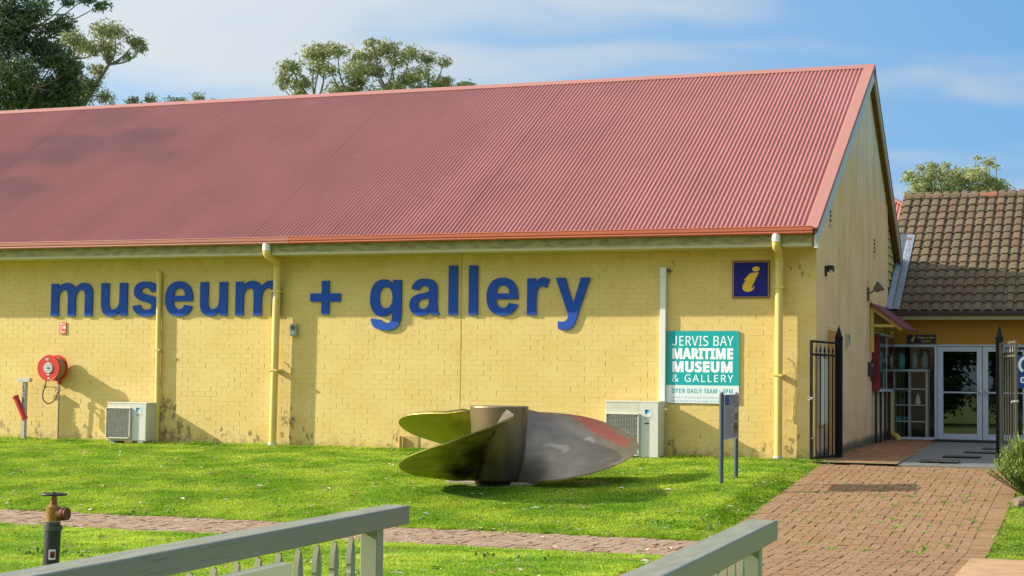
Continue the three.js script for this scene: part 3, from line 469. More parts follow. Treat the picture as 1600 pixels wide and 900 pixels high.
// fire hose reel
{
  const t = thing('fire_hose_reel', 'red fire hose reel with hose loop on the wall above the lawn', 'hose reel', [-14.15, 1.35, 0]);
  const red = M(0.62, 0.035, 0.02, 0.38), steel = M(0.25, 0.2, 0.15, 0.5, { metalness: 0.5 });
  const disc = (z, r) => new THREE.CylinderGeometry(r, r, 0.022, 40).rotateX(Math.PI / 2).translate(0, 0, z);
  const drum = new THREE.Group(); drum.name = 'drum'; t.add(drum);
  mesh('front_disc', [disc(0.36, 0.235), new THREE.TorusGeometry(0.232, 0.014, 8, 40).translate(0, 0, 0.36)], red, drum); mesh('back_disc', [disc(0.11, 0.235), new THREE.TorusGeometry(0.232, 0.014, 8, 40).translate(0, 0, 0.11)], red, drum);
  const hose = []; for (let k = 0; k < 8; k++) hose.push(new THREE.TorusGeometry(0.190 - (k % 2) * 0.004, 0.0150, 8, 36).translate(0, 0, 0.135 + k * 0.0285)); hose.push(new THREE.CylinderGeometry(0.18, 0.18, 0.23, 30).rotateX(Math.PI / 2).translate(0, 0, 0.235));
  mesh('hose', hose, M(0.36, 0.20, 0.08, 0.7), drum);
  mesh('hub_plate', [new THREE.CylinderGeometry(0.095, 0.10, 0.014, 30).rotateX(Math.PI / 2).translate(0, 0, 0.379)], M(0.55, 0.58, 0.56, 0.4), drum);
  const dots = []; for (let k = 0; k < 6; k++) dots.push(new THREE.SphereGeometry(0.009, 6, 4).translate(0.062 * Math.cos(k * 1.047), 0.062 * Math.sin(k * 1.047), 0.387)); dots.push(new THREE.SphereGeometry(0.022, 10, 6).translate(0, 0, 0.384)); mesh('bolt', dots, M(0.15, 0.15, 0.15, 0.5), drum);
  for (const [x, y, w, h, c] of [[-0.03, 0.16, 0.07, 0.045, [0.5, 0.42, 0.4]], [0, -0.125, 0.06, 0.022, [0.75, 0.7, 0.68]], [0.015, -0.19, 0.045, 0.025, [0.75, 0.7, 0.68]]]) mesh('sticker', [box(w, h, 0.003, x, y, 0.3735, 0)], M(...c), drum);
  mesh('axle_bracket', [b2(-0.05, 0.05, -0.06, 0.06, 0.0, 0.11, 0.004), b2(-0.03, 0.03, -0.30, 0.0, 0.004, 0.05, 0.004)], M(0.45, 0.03, 0.02, 0.5), t);
  mesh('feed_pipe', [tube([V(0.10, -1.33, 0.16), V(0.105, -0.8, 0.17), V(0.11, -0.36, 0.18), V(0.10, -0.2, 0.19)], 0.014, 20, 8)], steel, t);
  mesh('stop_valve', [box(0.05, 0.07, 0.05, 0.105, -0.38, 0.18, 0.01), rod(V(0.03, -0.40, 0.18), V(0.16, -0.42, 0.18), 0.012), rod(V(0.105, -0.38, 0.18), V(0.105, -0.38, 0.25), 0.008), rod(V(0.03, -0.36, 0.18), V(0.03, -0.45, 0.18), 0.008)], M(0.45, 0.42, 0.36, 0.35, { metalness: 0.6 }), t);
  mesh('hose_loop', [tube([V(-0.09, -0.23, 0.3), V(-0.11, -0.35, 0.31), V(-0.15, -0.46, 0.31), V(-0.13, -0.60, 0.31), V(-0.02, -0.66, 0.3), V(0.09, -0.58, 0.26), V(0.10, -0.44, 0.2)], 0.013, 40, 8)], M(0.16, 0.07, 0.03, 0.6), t);
  mesh('nozzle', [rod(V(-0.13, -0.335, 0.305), V(-0.08, -0.36, 0.305), 0.018), rod(V(-0.09, -0.35, 0.305), V(0.10, -0.355, 0.22), 0.006)], M(0.10, 0.07, 0.05, 0.4), t);
}
{ // T shaped post with a red tube
  const t = thing('steel_post', 'grey T shaped post hung with a red tube and chain', 'post', [-14.765, hLawn(0.22), 0.22]), g = M(0.40, 0.40, 0.385, 0.6);
  mesh('upright', [b2(-0.038, 0.038, 0, 1.10, -0.038, 0.038, 0.005)], g, t); mesh('crossbar', [b2(-0.13, 0.13, 1.09, 1.165, -0.045, 0.05, 0.005)], M(0.50, 0.50, 0.48, 0.6), t);
  const tb = V(-0.15, 0.81, 0.07), te = V(0.065, 0.41, 0.07); mesh('red_tube', [rod(tb, te, 0.052, 18), rod(tb.clone().lerp(te, -0.04), tb.clone().lerp(te, 0.05), 0.060, 18), rod(te.clone().lerp(tb, 0.08), te.clone().lerp(tb, -0.02), 0.060, 18)], M(0.50, 0.02, 0.025, 0.45), t);
  const ch = []; for (let k = 0; k < 9; k++) ch.push(new THREE.TorusGeometry(0.018, 0.005, 6, 10).scale(0.7, 1.3, 1).rotateY(k % 2 ? 1.57 : 0.2).translate(0.0 - 0.01 * Math.sin(k), 1.05 - k * 0.04, 0.052)); mesh('chain', ch, M(0.16, 0.16, 0.15, 0.5, { metalness: 0.6 }), t);
}
// air conditioners
const acLogo = canvasTex(256, 256, (c) => { c.clearRect(0, 0, 256, 256); c.fillStyle = '#d8d8cc'; c.fillRect(0, 0, 256, 256); c.fillStyle = '#3aa9d8'; c.beginPath(); c.moveTo(40, 10); c.lineTo(236, 10); c.lineTo(60, 170); c.closePath(); c.fill(); c.fillStyle = '#101418'; c.beginPath(); c.moveTo(30, 12); c.lineTo(140, 12); c.lineTo(36, 140); c.closePath(); c.fill(); c.fillStyle = '#20242a'; c.font = 'bold 60px sans-serif'; c.fillText('DAIKIN', 8, 240); });
function airCon(label, x, y, z, w, h, d, g0, gw, gh, gb) {
  const t = thing('air_conditioner', label, 'air conditioner', [x, y, z], 0, 'outdoor air conditioner units along the wall'), shell = new THREE.MeshStandardMaterial({ map: dataTex(128, 128, (u, v) => mix3([0.62, 0.60, 0.48], [0.52, 0.49, 0.38], clamp(0.3 + fb(u * 4, v * 6, 3) + 0.5 * sstep(0.12, 0, v))), true), roughness: 0.5 });
  const m = M(0.62, 0.60, 0.49, 0.5);
  mesh('casing', [b2(0, w, 0.04, h, 0, d, 0.012)], shell, t); mesh('top_lid', [b2(-0.004, w + 0.004, h - 0.022, h + 0.006, -0.004, d + 0.005, 0.006)], m, t);
  mesh('front_panel', [b2(g0 + gw + 0.02, w - 0.012, 0.06, h - 0.03, d, d + 0.006, 0.003)], M(0.63, 0.63, 0.56, 0.5), t);
  mesh('foot', [b2(0.06, 0.18, 0, 0.045, 0.01, d + 0.01, 0.003)], M(0.3, 0.3, 0.28), t); mesh('foot', [b2(w - 0.18, w - 0.06, 0, 0.045, 0.01, d + 0.01, 0.003)], M(0.3, 0.3, 0.28), t);
  const gr = new THREE.Group(); gr.name = 'fan_guard'; t.add(gr);
  mesh('fan_shade_plate', [b2(g0 + 0.02, g0 + gw - 0.02, gb + 0.02, gb + gh - 0.02, d - 0.004, d + 0.004, 0)], M(0.045, 0.045, 0.045, 0.9), gr);  // dark plate stands for the shade in the recess behind the fan
  const cx = g0 + gw / 2, cy = gb + gh / 2, fr = Math.min(gw, gh) * 0.45, fan = []; for (let k = 0; k < 3; k++) { const s = new THREE.CircleGeometry(fr, 12, 0, 1.25).rotateX(-0.10).rotateZ(k * 2.094); fan.push(s.translate(cx, cy, d + 0.012)); } fan.push(new THREE.CylinderGeometry(fr * 0.26, fr * 0.28, 0.012, 20).rotateX(Math.PI / 2).translate(cx, cy, d + 0.018));
  mesh('fan', fan, M(0.13, 0.13, 0.125, 0.6), gr);
  const bars = [], nx = Math.round(gw / 0.028), ny = Math.round(gh / 0.020);
  for (let i = 1; i < nx; i++) bars.push(new THREE.BoxGeometry(0.006, gh, 0.006).translate(g0 + gw * i / nx, cy, d + 0.040));
  for (let j = 1; j < ny; j++) bars.push(new THREE.BoxGeometry(gw, 0.0055, 0.006).translate(cx, gb + gh * j / ny, d + 0.047));
  mesh('wires', bars, M(0.44, 0.44, 0.39, 0.5), gr);
  const e = 0.02; mesh('guard_frame', [b2(g0, g0 + gw, gb, gb + e, d, d + 0.055, 0.006), b2(g0, g0 + gw, gb + gh - e, gb + gh, d, d + 0.055, 0.006), b2(g0, g0 + e, gb + e, gb + gh - e, d, d + 0.055, 0.006), b2(g0 + gw - e, g0 + gw, gb + e, gb + gh - e, d, d + 0.055, 0.006)], m, gr);
  for (const [px, py] of [[g0 + 0.03, gb + 0.03], [g0 + gw - 0.03, gb + 0.03], [g0 + 0.03, gb + gh - 0.03], [g0 + gw - 0.03, gb + gh - 0.03]]) mesh('screw', [new THREE.CylinderGeometry(0.011, 0.011, 0.006, 8).rotateX(Math.PI / 2).translate(px, py, d + 0.056)], M(0.04, 0.04, 0.04), gr);
  const q = new QB(), lx = w * 0.80, ly = h * 0.80, ls = 0.13; q.quad([lx - ls / 2, ly - ls * 0.7, d + 0.0085], [lx + ls / 2, ly - ls * 0.7, d + 0.0085], [lx + ls / 2, ly + ls * 0.5, d + 0.0085], [lx - ls / 2, ly + ls * 0.5, d + 0.0085], [[0, 0], [1, 0], [1, 1], [0, 1]]); mesh('badge', q.geo(), new THREE.MeshStandardMaterial({ map: acLogo, roughness: 0.5 }), t);
  return t;
}
airCon('smaller cream air conditioner on the lawn under the word on the left', -12.836, 0.0, 0.08, 0.832, 0.735, 0.31, 0.004, 0.515, 0.56, 0.085);
{ const t = airCon('larger cream air conditioner on the lawn behind the propeller blade', -3.342, -0.045, 0.08, 0.898, 0.95, 0.36, 0.02, 0.56, 0.68, 0.075); mesh('rating_label', [box(0.07, 0.022, 0.003, 0.70, 0.60, 0.369, 0)], M(0.05, 0.05, 0.05), t); }

// ------------------------------------------------------------------ visitor centre
const vc = thing('visitor_centre', 'low ochre visitor building with a mossy tiled roof and glazed doors', 'building', [0, 0, 0]);
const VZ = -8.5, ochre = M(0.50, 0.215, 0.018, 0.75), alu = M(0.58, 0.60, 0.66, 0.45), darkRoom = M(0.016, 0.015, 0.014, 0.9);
const rtl = rng(41);
{
  mesh('wall', [b2(-0.02, 6.5, 2.075, 2.66, VZ - 0.12, VZ + 0.03, 0), b2(2.80, 3.4, 0.0, 2.075, VZ - 0.12, VZ + 0.03, 0), b2(5.6, 6.5, 0.0, 2.075, VZ - 0.12, VZ + 0.03, 0), b2(3.4, 5.6, 0.0, 0.9, VZ - 0.12, VZ + 0.03, 0), b2(0.0, 0.055, 0.05, 2.075, VZ - 0.12, VZ + 0.03, 0)], ochre, vc);
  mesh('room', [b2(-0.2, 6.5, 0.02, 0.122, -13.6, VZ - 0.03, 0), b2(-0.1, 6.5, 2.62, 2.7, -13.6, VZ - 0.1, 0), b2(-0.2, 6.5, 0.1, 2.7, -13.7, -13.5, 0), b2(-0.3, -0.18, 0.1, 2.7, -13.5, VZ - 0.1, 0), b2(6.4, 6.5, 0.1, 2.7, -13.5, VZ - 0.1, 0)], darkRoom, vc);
  // window on the left with white shelving in its frame
  const win = new THREE.Group(); win.name = 'window'; vc.add(win);
  mesh('frame', [b2(0.056, 0.968, 2.02, 2.073, VZ - 0.03, VZ + 0.045), b2(0.056, 0.968, 0.12, 0.18, VZ - 0.03, VZ + 0.045), b2(0.056, 0.085, 0.18, 2.02, VZ - 0.03, VZ + 0.045), b2(0.925, 0.968, 0.18, 2.02, VZ - 0.03, VZ + 0.045)], alu, win);
  const glass = new THREE.MeshPhysicalMaterial({ color: rgb(0.88, 0.92, 0.90), transmission: 1, roughness: 0.0, thickness: 0, ior: 1.75, metalness: 0 });
  mesh('pane', [new THREE.PlaneGeometry(0.84, 1.84).translate(0.505, 1.10, VZ + 0.01)], glass, win);
  // doors
  const door = (x0, x1, hx) => {
    const d = new THREE.Group(); d.name = 'door'; vc.add(d); const s = 0.105;
    mesh('frame', [b2(x0, x0 + s, 0.125, 2.03, VZ - 0.02, VZ + 0.03), b2(x1 - s, x1, 0.125, 2.03, VZ - 0.02, VZ + 0.03), b2(x0 + s, x1 - s, 1.93, 2.03, VZ - 0.018, VZ + 0.028), b2(x0 + s, x1 - s, 0.125, 0.265, VZ - 0.018, VZ + 0.028), b2(x0 + s, x1 - s, 1.085, 1.115, VZ - 0.016, VZ + 0.026)], alu, d);
    mesh('pane', [new THREE.PlaneGeometry(x1 - x0 - 2 * s, 1.665).translate((x0 + x1) / 2, 1.0975, VZ + 0.008)], glass, d);
    mesh('handle', [rod(V(hx, 1.06, VZ + 0.06), V(hx, 1.18, VZ + 0.06), 0.014), rod(V(hx, 1.12, VZ + 0.03), V(hx, 1.12, VZ + 0.06), 0.018), rod(V(hx, 1.12, VZ + 0.07), V(hx + 0.09, 1.11, VZ + 0.07), 0.010)], M(0.6, 0.6, 0.62, 0.3, { metalness: 0.7 }), d);
  };
  mesh('door_frame', [b2(0.97, 0.985, 0.12, 2.073, VZ - 0.03, VZ + 0.045), b2(0.986, 2.80, 2.036, 2.073, VZ - 0.03, VZ + 0.045), b2(2.755, 2.80, 0.12, 2.034, VZ - 0.03, VZ + 0.045)], alu, vc);
  door(0.99, 1.862, 1.80); door(1.872, 2.75, 1.93);
  mesh('pane', [new THREE.PlaneGeometry(2.2, 1.17).translate(4.5, 1.485, VZ + 0.01)], glass, vc);
  // eaves: dark gutter, pale fascia
  mesh('fascia', [b2(0.05, 6.6, 2.565, 2.645, -8.135, -8.115, 0)], M(0.58, 0.46, 0.24, 0.7), vc);
  mesh('soffit', [b2(0.03, 6.6, 2.60, 2.62, VZ + 0.032, -8.137, 0)], M(0.30, 0.10, 0.02, 0.8), vc);
  mesh('gutter', [b2(0.0, 6.6, 2.648, 2.735, -8.113, -8.02, 0.012)], M(0.045, 0.022, 0.018, 0.5), vc);
  // tiled roof
  const slope = 0.65, th = Math.atan(slope), L0 = [2.735, -8.10], Ls = 5.1, ct = Math.cos(th), st = Math.sin(th);
  const pt = (x, s, h) => V(x, L0[0] + s * st + h * ct, L0[1] - s * ct + h * st);
  const roof = new THREE.Group(); roof.name = 'roof'; vc.add(roof);
  const un = V(0, ct, st);
  mesh('roof_deck', [beam(pt(3.37, 0, -0.05), pt(3.37, 3.15, -0.05), 6.66, 0.04, un), beam(pt(3.25, 3.15, -0.05), pt(3.25, Ls, -0.05), 6.72, 0.04, un), beam(pt(3.25, Ls, -0.05), V(3.25, 2.6, L0[1] - 2 * Ls * ct), 6.7, 0.04, V(0, ct, -st))], M(0.1, 0.07, 0.05), roof);
  const tileMats = [[0.140, 0.087, 0.043], [0.158, 0.102, 0.053], [0.122, 0.076, 0.041], [0.168, 0.112, 0.061], [0.132, 0.095, 0.052], [0.145, 0.078, 0.041]].map((c, k) => {
    const t = dataTex(96, 128, (u, v) => { const a = fb(u * 4 + 11 * k, v * 4, 4), b = fb(u * 14, v * 14 + k * 5, 3); let r = mix3(c, [c[0] * 0.6, c[1] * 0.6, c[2] * 0.6], clamp(0.35 + a)); r = mix3(r, [0.14, 0.14, 0.09], clamp(0.9 * b + 0.1)); return mix3(r, [0.24, 0.21, 0.14], sstep(0.40, 0.6, b + 0.3 * a)); }, true); return new THREE.MeshStandardMaterial({ map: t, roughness: 0.95 });
  });
  // profile across a tile: flat pan, then a raised block with rounded shoulders
  const prof = [[0, 0.000], [0.058, 0.000], [0.064, 0.020], [0.074, 0.032], [0.095, 0.035], [0.168, 0.035], [0.190, 0.030], [0.199, 0.016], [0.205, 0.002]];
  const tileGeo = (seed) => { const q = new QB(), r = rng(seed), len = 0.385, lip = 0.036; const u = [r() * 0.3, r() * 0.3];
    const P = (x, s, h) => [x, h + (1 - s / len) * lip, -s];
    for (let i = 0; i + 1 < prof.length; i++) { const [xa, ha] = prof[i], [xb, hb] = prof[i + 1]; const uv = [[u[0] + xa * 3, u[1]], [u[0] + xb * 3, u[1]], [u[0] + xb * 3, u[1] + 0.7], [u[0] + xa * 3, u[1] + 0.7]];
      q.quad(P(xa, 0, ha), P(xb, 0, hb), P(xb, len, hb), P(xa, len, ha), uv); q.quad(P(xa, 0, ha - 0.034), P(xb, 0, hb - 0.034), P(xb, 0, hb), P(xa, 0, ha), uv); }
    return q.geo(); };
  const variants = [1, 2, 3, 4].map(tileGeo), spare = tileMats.map(() => []); let made = 0;
  const rows = 15, gauge = Ls / 15.35;
  for (let k = 0; k <= rows; k++) for (let x = (k * gauge > 2.95 ? -0.175 : 0.235); x < 6.5; x += 0.205) {
    const s = k * gauge - 0.03, mi = Math.floor(rtl() * tileMats.length), g = variants[Math.floor(rtl() * 4)], p = pt(x, s, (rtl() - 0.5) * 0.008), seen = x < 3.0;
    const rot = new THREE.Euler(th + (rtl() - 0.5) * 0.012, (rtl() - 0.5) * 0.02, (rtl() - 0.5) * 0.02);
    if (seen && made < 300) { const m = mesh('roof_tile', g, tileMats[mi], roof); m.position.copy(p); m.rotation.copy(rot); made++; }
    else spare[mi].push(g.clone().applyMatrix4(new THREE.Matrix4().compose(p, new THREE.Quaternion().setFromEuler(rot), V(1, 1, 1))));
  }
  spare.forEach((a, k) => { if (a.length) mesh('roof_tiling', a, tileMats[k], roof, { kind: 'stuff' }); });
  for (let x = -0.12, k = 0; x < 6.5; x += 0.40, k++) { const g = new THREE.CylinderGeometry(0.098, 0.112, 0.43, 14, 1, false, 0, Math.PI).rotateZ(Math.PI / 2).rotateX(Math.PI / 2 * 0); const m = mesh('ridge_tile', g, k === 4 ? M(0.26, 0.10, 0.055, 0.9) : tileMats[k % 5], roof); m.position.copy(pt(x + 0.2, Ls + 0.03, 0.035)).add(V(0, -0.06, 0)); m.rotation.z = 0.015; }
  const lt = dataTex(128, 512, (u, v) => mix3([0.16, 0.19, 0.23], [0.27, 0.30, 0.35], clamp(0.5 + fb(u * 6, v * 16, 4) * 1.1)), true);
  const lead = new QB(); for (let k = 0; k < 16; k++) { const sa = k * 0.2, sb = sa + 0.2, h = (k % 2) * 0.012; const xs = [0.006, 0.11, 0.15, 0.275]; const hs = [0.10, 0.050, 0.062, 0.056]; for (let i = 0; i < 3; i++) lead.quad(pt(xs[i], sa, hs[i] + h * 0.3).toArray(), pt(xs[i + 1], sa, hs[i + 1] + h * 0.3).toArray(), pt(xs[i + 1], sb, hs[i + 1] + 0.012 - h * 0.3).toArray(), pt(xs[i], sb, hs[i] + 0.012 - h * 0.3).toArray(), [[xs[i] * 4, sa / 3], [xs[i + 1] * 4, sa / 3], [xs[i + 1] * 4, sb / 3], [xs[i] * 4, sb / 3]]); }
  mesh('lead_flashing', lead.geo(), new THREE.MeshStandardMaterial({ map: lt, roughness: 0.55, metalness: 0.2 }), roof);
}
{ // red roof seen over the valley
  const t = thing('rear_wing', 'glimpse of another red corrugated roof behind the gable of the museum', 'building', [-0.12, 0, -12.2]);
  const q = new QB(), pts = (x, s) => [x, 4.93 + s * 0.55, -s * 0.83];
  for (let x = 0; x > -3; x -= 0.0762) for (let i = 0; i < 6; i++) { const xa = x - i * 0.0127, xb = xa - 0.0127, ha = 0.009 * Math.sin(i / 6 * 6.283), hb = 0.009 * Math.sin((i + 1) / 6 * 6.283), top = (xx) => 0.75 - xx * 1.1; const A = pts(xa, 0), B = pts(xb, 0), Cc = pts(xb, top(xb)), D = pts(xa, top(xa)); A[1] += ha; D[1] += ha; B[1] += hb; Cc[1] += hb; q.quad(B, A, D, Cc); }
  mesh('roof', q.geo(), roofMat, t); mesh('ridge_cap', [beam(V(0.03, 5.36, -0.62), V(-3, 7.22, -3.36), 0.16, 0.02)], capMat, t);
  mesh('gutter', [b2(-3, 0.02, 4.84, 4.95, 0.0, 0.11, 0.012)], M(0.52, 0.12, 0.06, 0.4), t); mesh('wall', [b2(-3, -0.02, 2.5, 4.86, -0.6, -0.05, 0)], M(0.42, 0.10, 0.06, 0.7), t);
}
// hanging name sign of the visitor centre
{
  const tex = canvasTex(512, 160, (c) => { c.fillStyle = '#11122e'; c.fillRect(0, 0, 512, 160); c.strokeStyle = '#8a7430'; c.lineWidth = 4; c.strokeRect(5, 5, 502, 150); c.fillStyle = '#d8a83a'; drawI(c, 0, 0, 165, 22, -8); c.font = 'bold 52px sans-serif'; c.fillText('Visitors Info', 180, 70); c.fillText('Centre', 256, 132); });
  const t = thing('hanging_sign', 'dark blue visitors info sign hanging above the glazing', 'sign', [0.385, 2.085, VZ + 0.06]), f = flat(0.575, 0.185, 0.016, tex, 0.5, M(0.02, 0.02, 0.04)); mesh('board', [f.board], f.edge, t); mesh('print', f.print, f.mat, t);
  for (const x of [0.06, 0.51]) mesh('hook', [rod(V(x, 0.18, 0.006), V(x, 0.22, 0.006), 0.004)], M(0.2, 0.2, 0.2), t);
}
// white cube shelving inside the window and what stands on it
{
  const t = thing('display_shelf', 'white cube display shelf behind the visitor centre window', 'shelf', [0.08, 0.125, -8.95]), w = M(0.55, 0.57, 0.55, 0.5), p = (n, ...g) => mesh(n, g, w, t), D = 0.34;
  p('side', b2(0, 0.02, 0, 1.42, 0, D)); p('divider', b2(0.305, 0.335, 0, 1.39, 0, D)); p('side', b2(0.645, 0.70, 0, 1.42, 0, D));
  for (const y of [0.02, 0.355, 0.69, 1.02]) { p('shelf', b2(0.022, 0.303, y, y + 0.024, 0, D)); p('shelf', b2(0.337, 0.643, y, y + 0.024, 0, D)); }
  p('top', b2(-0.005, 0.71, 1.39, 1.44, 0, D + 0.01));
}
function vase(name, label, cat, x, y, pts, c, rough = 0.35) { const m = mesh(name, [new THREE.LatheGeometry(pts.map(([r, h]) => new THREE.Vector2(r, h)), 24)], M(...c, rough)); m.position.set(x, y, -8.78); return tag(m, label, cat); }
const VP = [[0.001, 0], [0.05, 0], [0.075, 0.06], [0.088, 0.16], [0.075, 0.27], [0.045, 0.33], [0.04, 0.345], [0.034, 0.34], [0.03, 0.3]];
vase('vase', 'leaf green teal vase, leftmost on top of the display shelf', 'vase', 0.22, 1.566, VP, [0.10, 0.34, 0.31]);
vase('vase', 'slim grey green vase in the middle of the shelf top', 'vase', 0.49, 1.566, VP.map(([r, h]) => [r * 0.7, h * 0.95]), [0.16, 0.27, 0.22]);
vase('vase', 'pale teal vase at the right end of the shelf top', 'vase', 0.70, 1.566, VP.map(([r, h]) => [r * 0.85, h * 1.05]), [0.17, 0.30, 0.30]);
const BOWL = [[0.001, 0], [0.04, 0], [0.06, 0.03], [0.065, 0.08], [0.058, 0.085], [0.05, 0.03]];
vase('bowl', 'turquoise bowl on the left in the shelf row above the lowest', 'bowl', 0.17, 0.507, BOWL, [0.05, 0.34, 0.34]);
vase('bowl', 'turquoise bowl on the right in the shelf row above the lowest', 'bowl', 0.31, 0.507, BOWL, [0.06, 0.36, 0.36]);
vase('shell', 'white pointed shell in the right hand column of the shelf', 'shell', 0.56, 0.842, [[0.001, 0], [0.05, 0.0], [0.058, 0.05], [0.05, 0.10], [0.035, 0.16], [0.018, 0.21], [0.001, 0.24]], [0.72, 0.70, 0.62], 0.6);
vase('jar', 'low dark jar in the second shelf row on the left', 'jar', 0.25, 0.842, BOWL.map(([r, h]) => [r * 1.1, h * 1.4]), [0.10, 0.12, 0.11]);
{
  const t = thing('reception_counter', 'dark reception counter inside the glazed doors', 'counter', [1.2, 0.122, -12.2]); mesh('body', [b2(0, 2.4, 0, 1.0, 0, 0.6, 0.01)], M(0.10, 0.07, 0.05, 0.6), t); mesh('top', [b2(-0.04, 2.44, 1.0, 1.04, -0.04, 0.64, 0.01)], M(0.3, 0.28, 0.25, 0.4), t);
}
{ // doormat and four rubber strips on the concrete
  const m = mesh('doormat', [b2(0.95, 2.85, 0.0, 0.022, -8.40, -7.55, 0.006)], M(0.025, 0.024, 0.024, 0.95)); m.position.y = hPath(-8) + 0.024; tag(m, 'long black doormat in front of the glazed doors', 'doormat');
  const st = [[1.63, -0.30], [1.84, -1.85], [2.05, -3.4], [2.23, -4.8]];
  st.forEach(([x, z], k) => { const s = mesh('rubber_strip', [b2(0.0, 0.60, 0, 0.012, -0.24, 0.24, 0.003)], M(0.055, 0.055, 0.057, 0.9)); s.position.set(x - 0.1, hPath(z) + 0.028, z - 0.3); s.rotation.x = 0.0135; tag(s, `dark rubber strip on the concrete, ${['nearest the gates', 'second from the gates', 'third from the gates', 'farthest from the gates'][k]}`, 'rubber mat', 'rubber strips on the concrete ramp'); });
}
// yellow downpipe of the visitor centre with a bent shoe
{
  const t = thing('downpipe', 'ochre downpipe with a bent shoe at the inner corner by the window', 'downpipe', [0.075, 0, -8.27]); const y = M(0.62, 0.42, 0.09, 0.55);
  mesh('pipe', [rod(V(0, 0.32, 0), V(0, 2.62, 0), 0.055, 16)], y, t); mesh('shoe', [tube([V(0, 0.36, 0), V(0, 0.28, 0.0), V(0.05, 0.22, 0.06), V(0.13, 0.19, 0.14), V(0.17, 0.15, 0.18), V(0.17, 0.10, 0.19)], 0.064, 20, 14)], y, t); mesh('collar', [rod(V(0, 1.3, 0), V(0, 1.4, 0), 0.06, 16)], y, t);
}
// display cabinet under a little awning on the gable wall
{
  const a = thing('awning', 'small maroon pitched awning on yellow brackets over the wall cabinet', 'awning', [0, 0, -5.8]), ym = M(0.66, 0.46, 0.09, 0.6), rm = M(0.20, 0.055, 0.065, 0.5);
  const tl = V(0.005, 2.80, 0.0), tr = V(0.005, 2.80, -2.2), bl = V(0.62, 2.33, 0.0);
  const roof = beam(V(0.005, 2.785, -1.1), V(0.66, 2.30, -1.1), 2.2, 0.03, V(0.6, 0.8, 0)); mesh('sheet', [roof], rm, a);
  const ribs = []; for (let k = 0; k <= 28; k++) ribs.push(beam(V(0.005, 2.803, -0.02 - k * 0.077), V(0.66, 2.318, -0.02 - k * 0.077), 0.03, 0.012, V(0.6, 0.8, 0))); mesh('rib', ribs, rm, a, { kind: 'stuff' });
  for (const z of [-0.10, -2.1]) { mesh('rafter', [beam(V(0.02, 2.72, z), V(0.60, 2.29, z), 0.05, 0.075, V(0.6, 0.8, 0))], ym, a); mesh('tie', [b2(0.075, 0.46, 2.33, 2.39, z - 0.024, z + 0.024)], ym, a); mesh('wall_plate', [b2(0.006, 0.07, 1.85, 2.72, z - 0.026, z + 0.026)], ym, a); }
  const c = thing('display_cabinet', 'red framed glass display cabinet on thin black legs by the gable wall', 'cabinet', [0, 0, -6.1]), red = M(0.22, 0.012, 0.015, 0.5), blk = M(0.02, 0.02, 0.022, 0.6);
  mesh('side_panel', [b2(0.012, 0.15, 1.12, 2.22, -0.03, 0, 0.004)], red, c); mesh('back_panel', [b2(0.006, 0.02, 1.12, 2.22, -2.0, -0.031, 0.002)], M(0.14, 0.13, 0.10), c); mesh('side_panel', [b2(0.012, 0.15, 1.12, 2.22, -2.03, -2.0, 0.004)], red, c);
  mesh('frame', [b2(0.02, 0.15, 1.10, 1.15, -2.0, -0.031), b2(0.02, 0.15, 2.19, 2.24, -2.0, -0.031), b2(0.135, 0.15, 1.15, 2.19, -1.04, -0.99)], M(0.5, 0.5, 0.48, 0.5), c);
  mesh('glass', [new THREE.PlaneGeometry(1.94, 1.04).rotateY(Math.PI / 2).translate(0.146, 1.67, -1.015)], new THREE.MeshPhysicalMaterial({ color: rgb(0.9, 0.95, 0.92), transmission: 1, roughness: 0, thickness: 0, ior: 1.75 }), c);
  for (const z of [-0.05, -0.70, -1.35, -1.98]) mesh('leg', [b2(0.05, 0.095, 0.08 + 0.0, 1.12, z - 0.022, z + 0.022, 0.004)], blk, c);
}
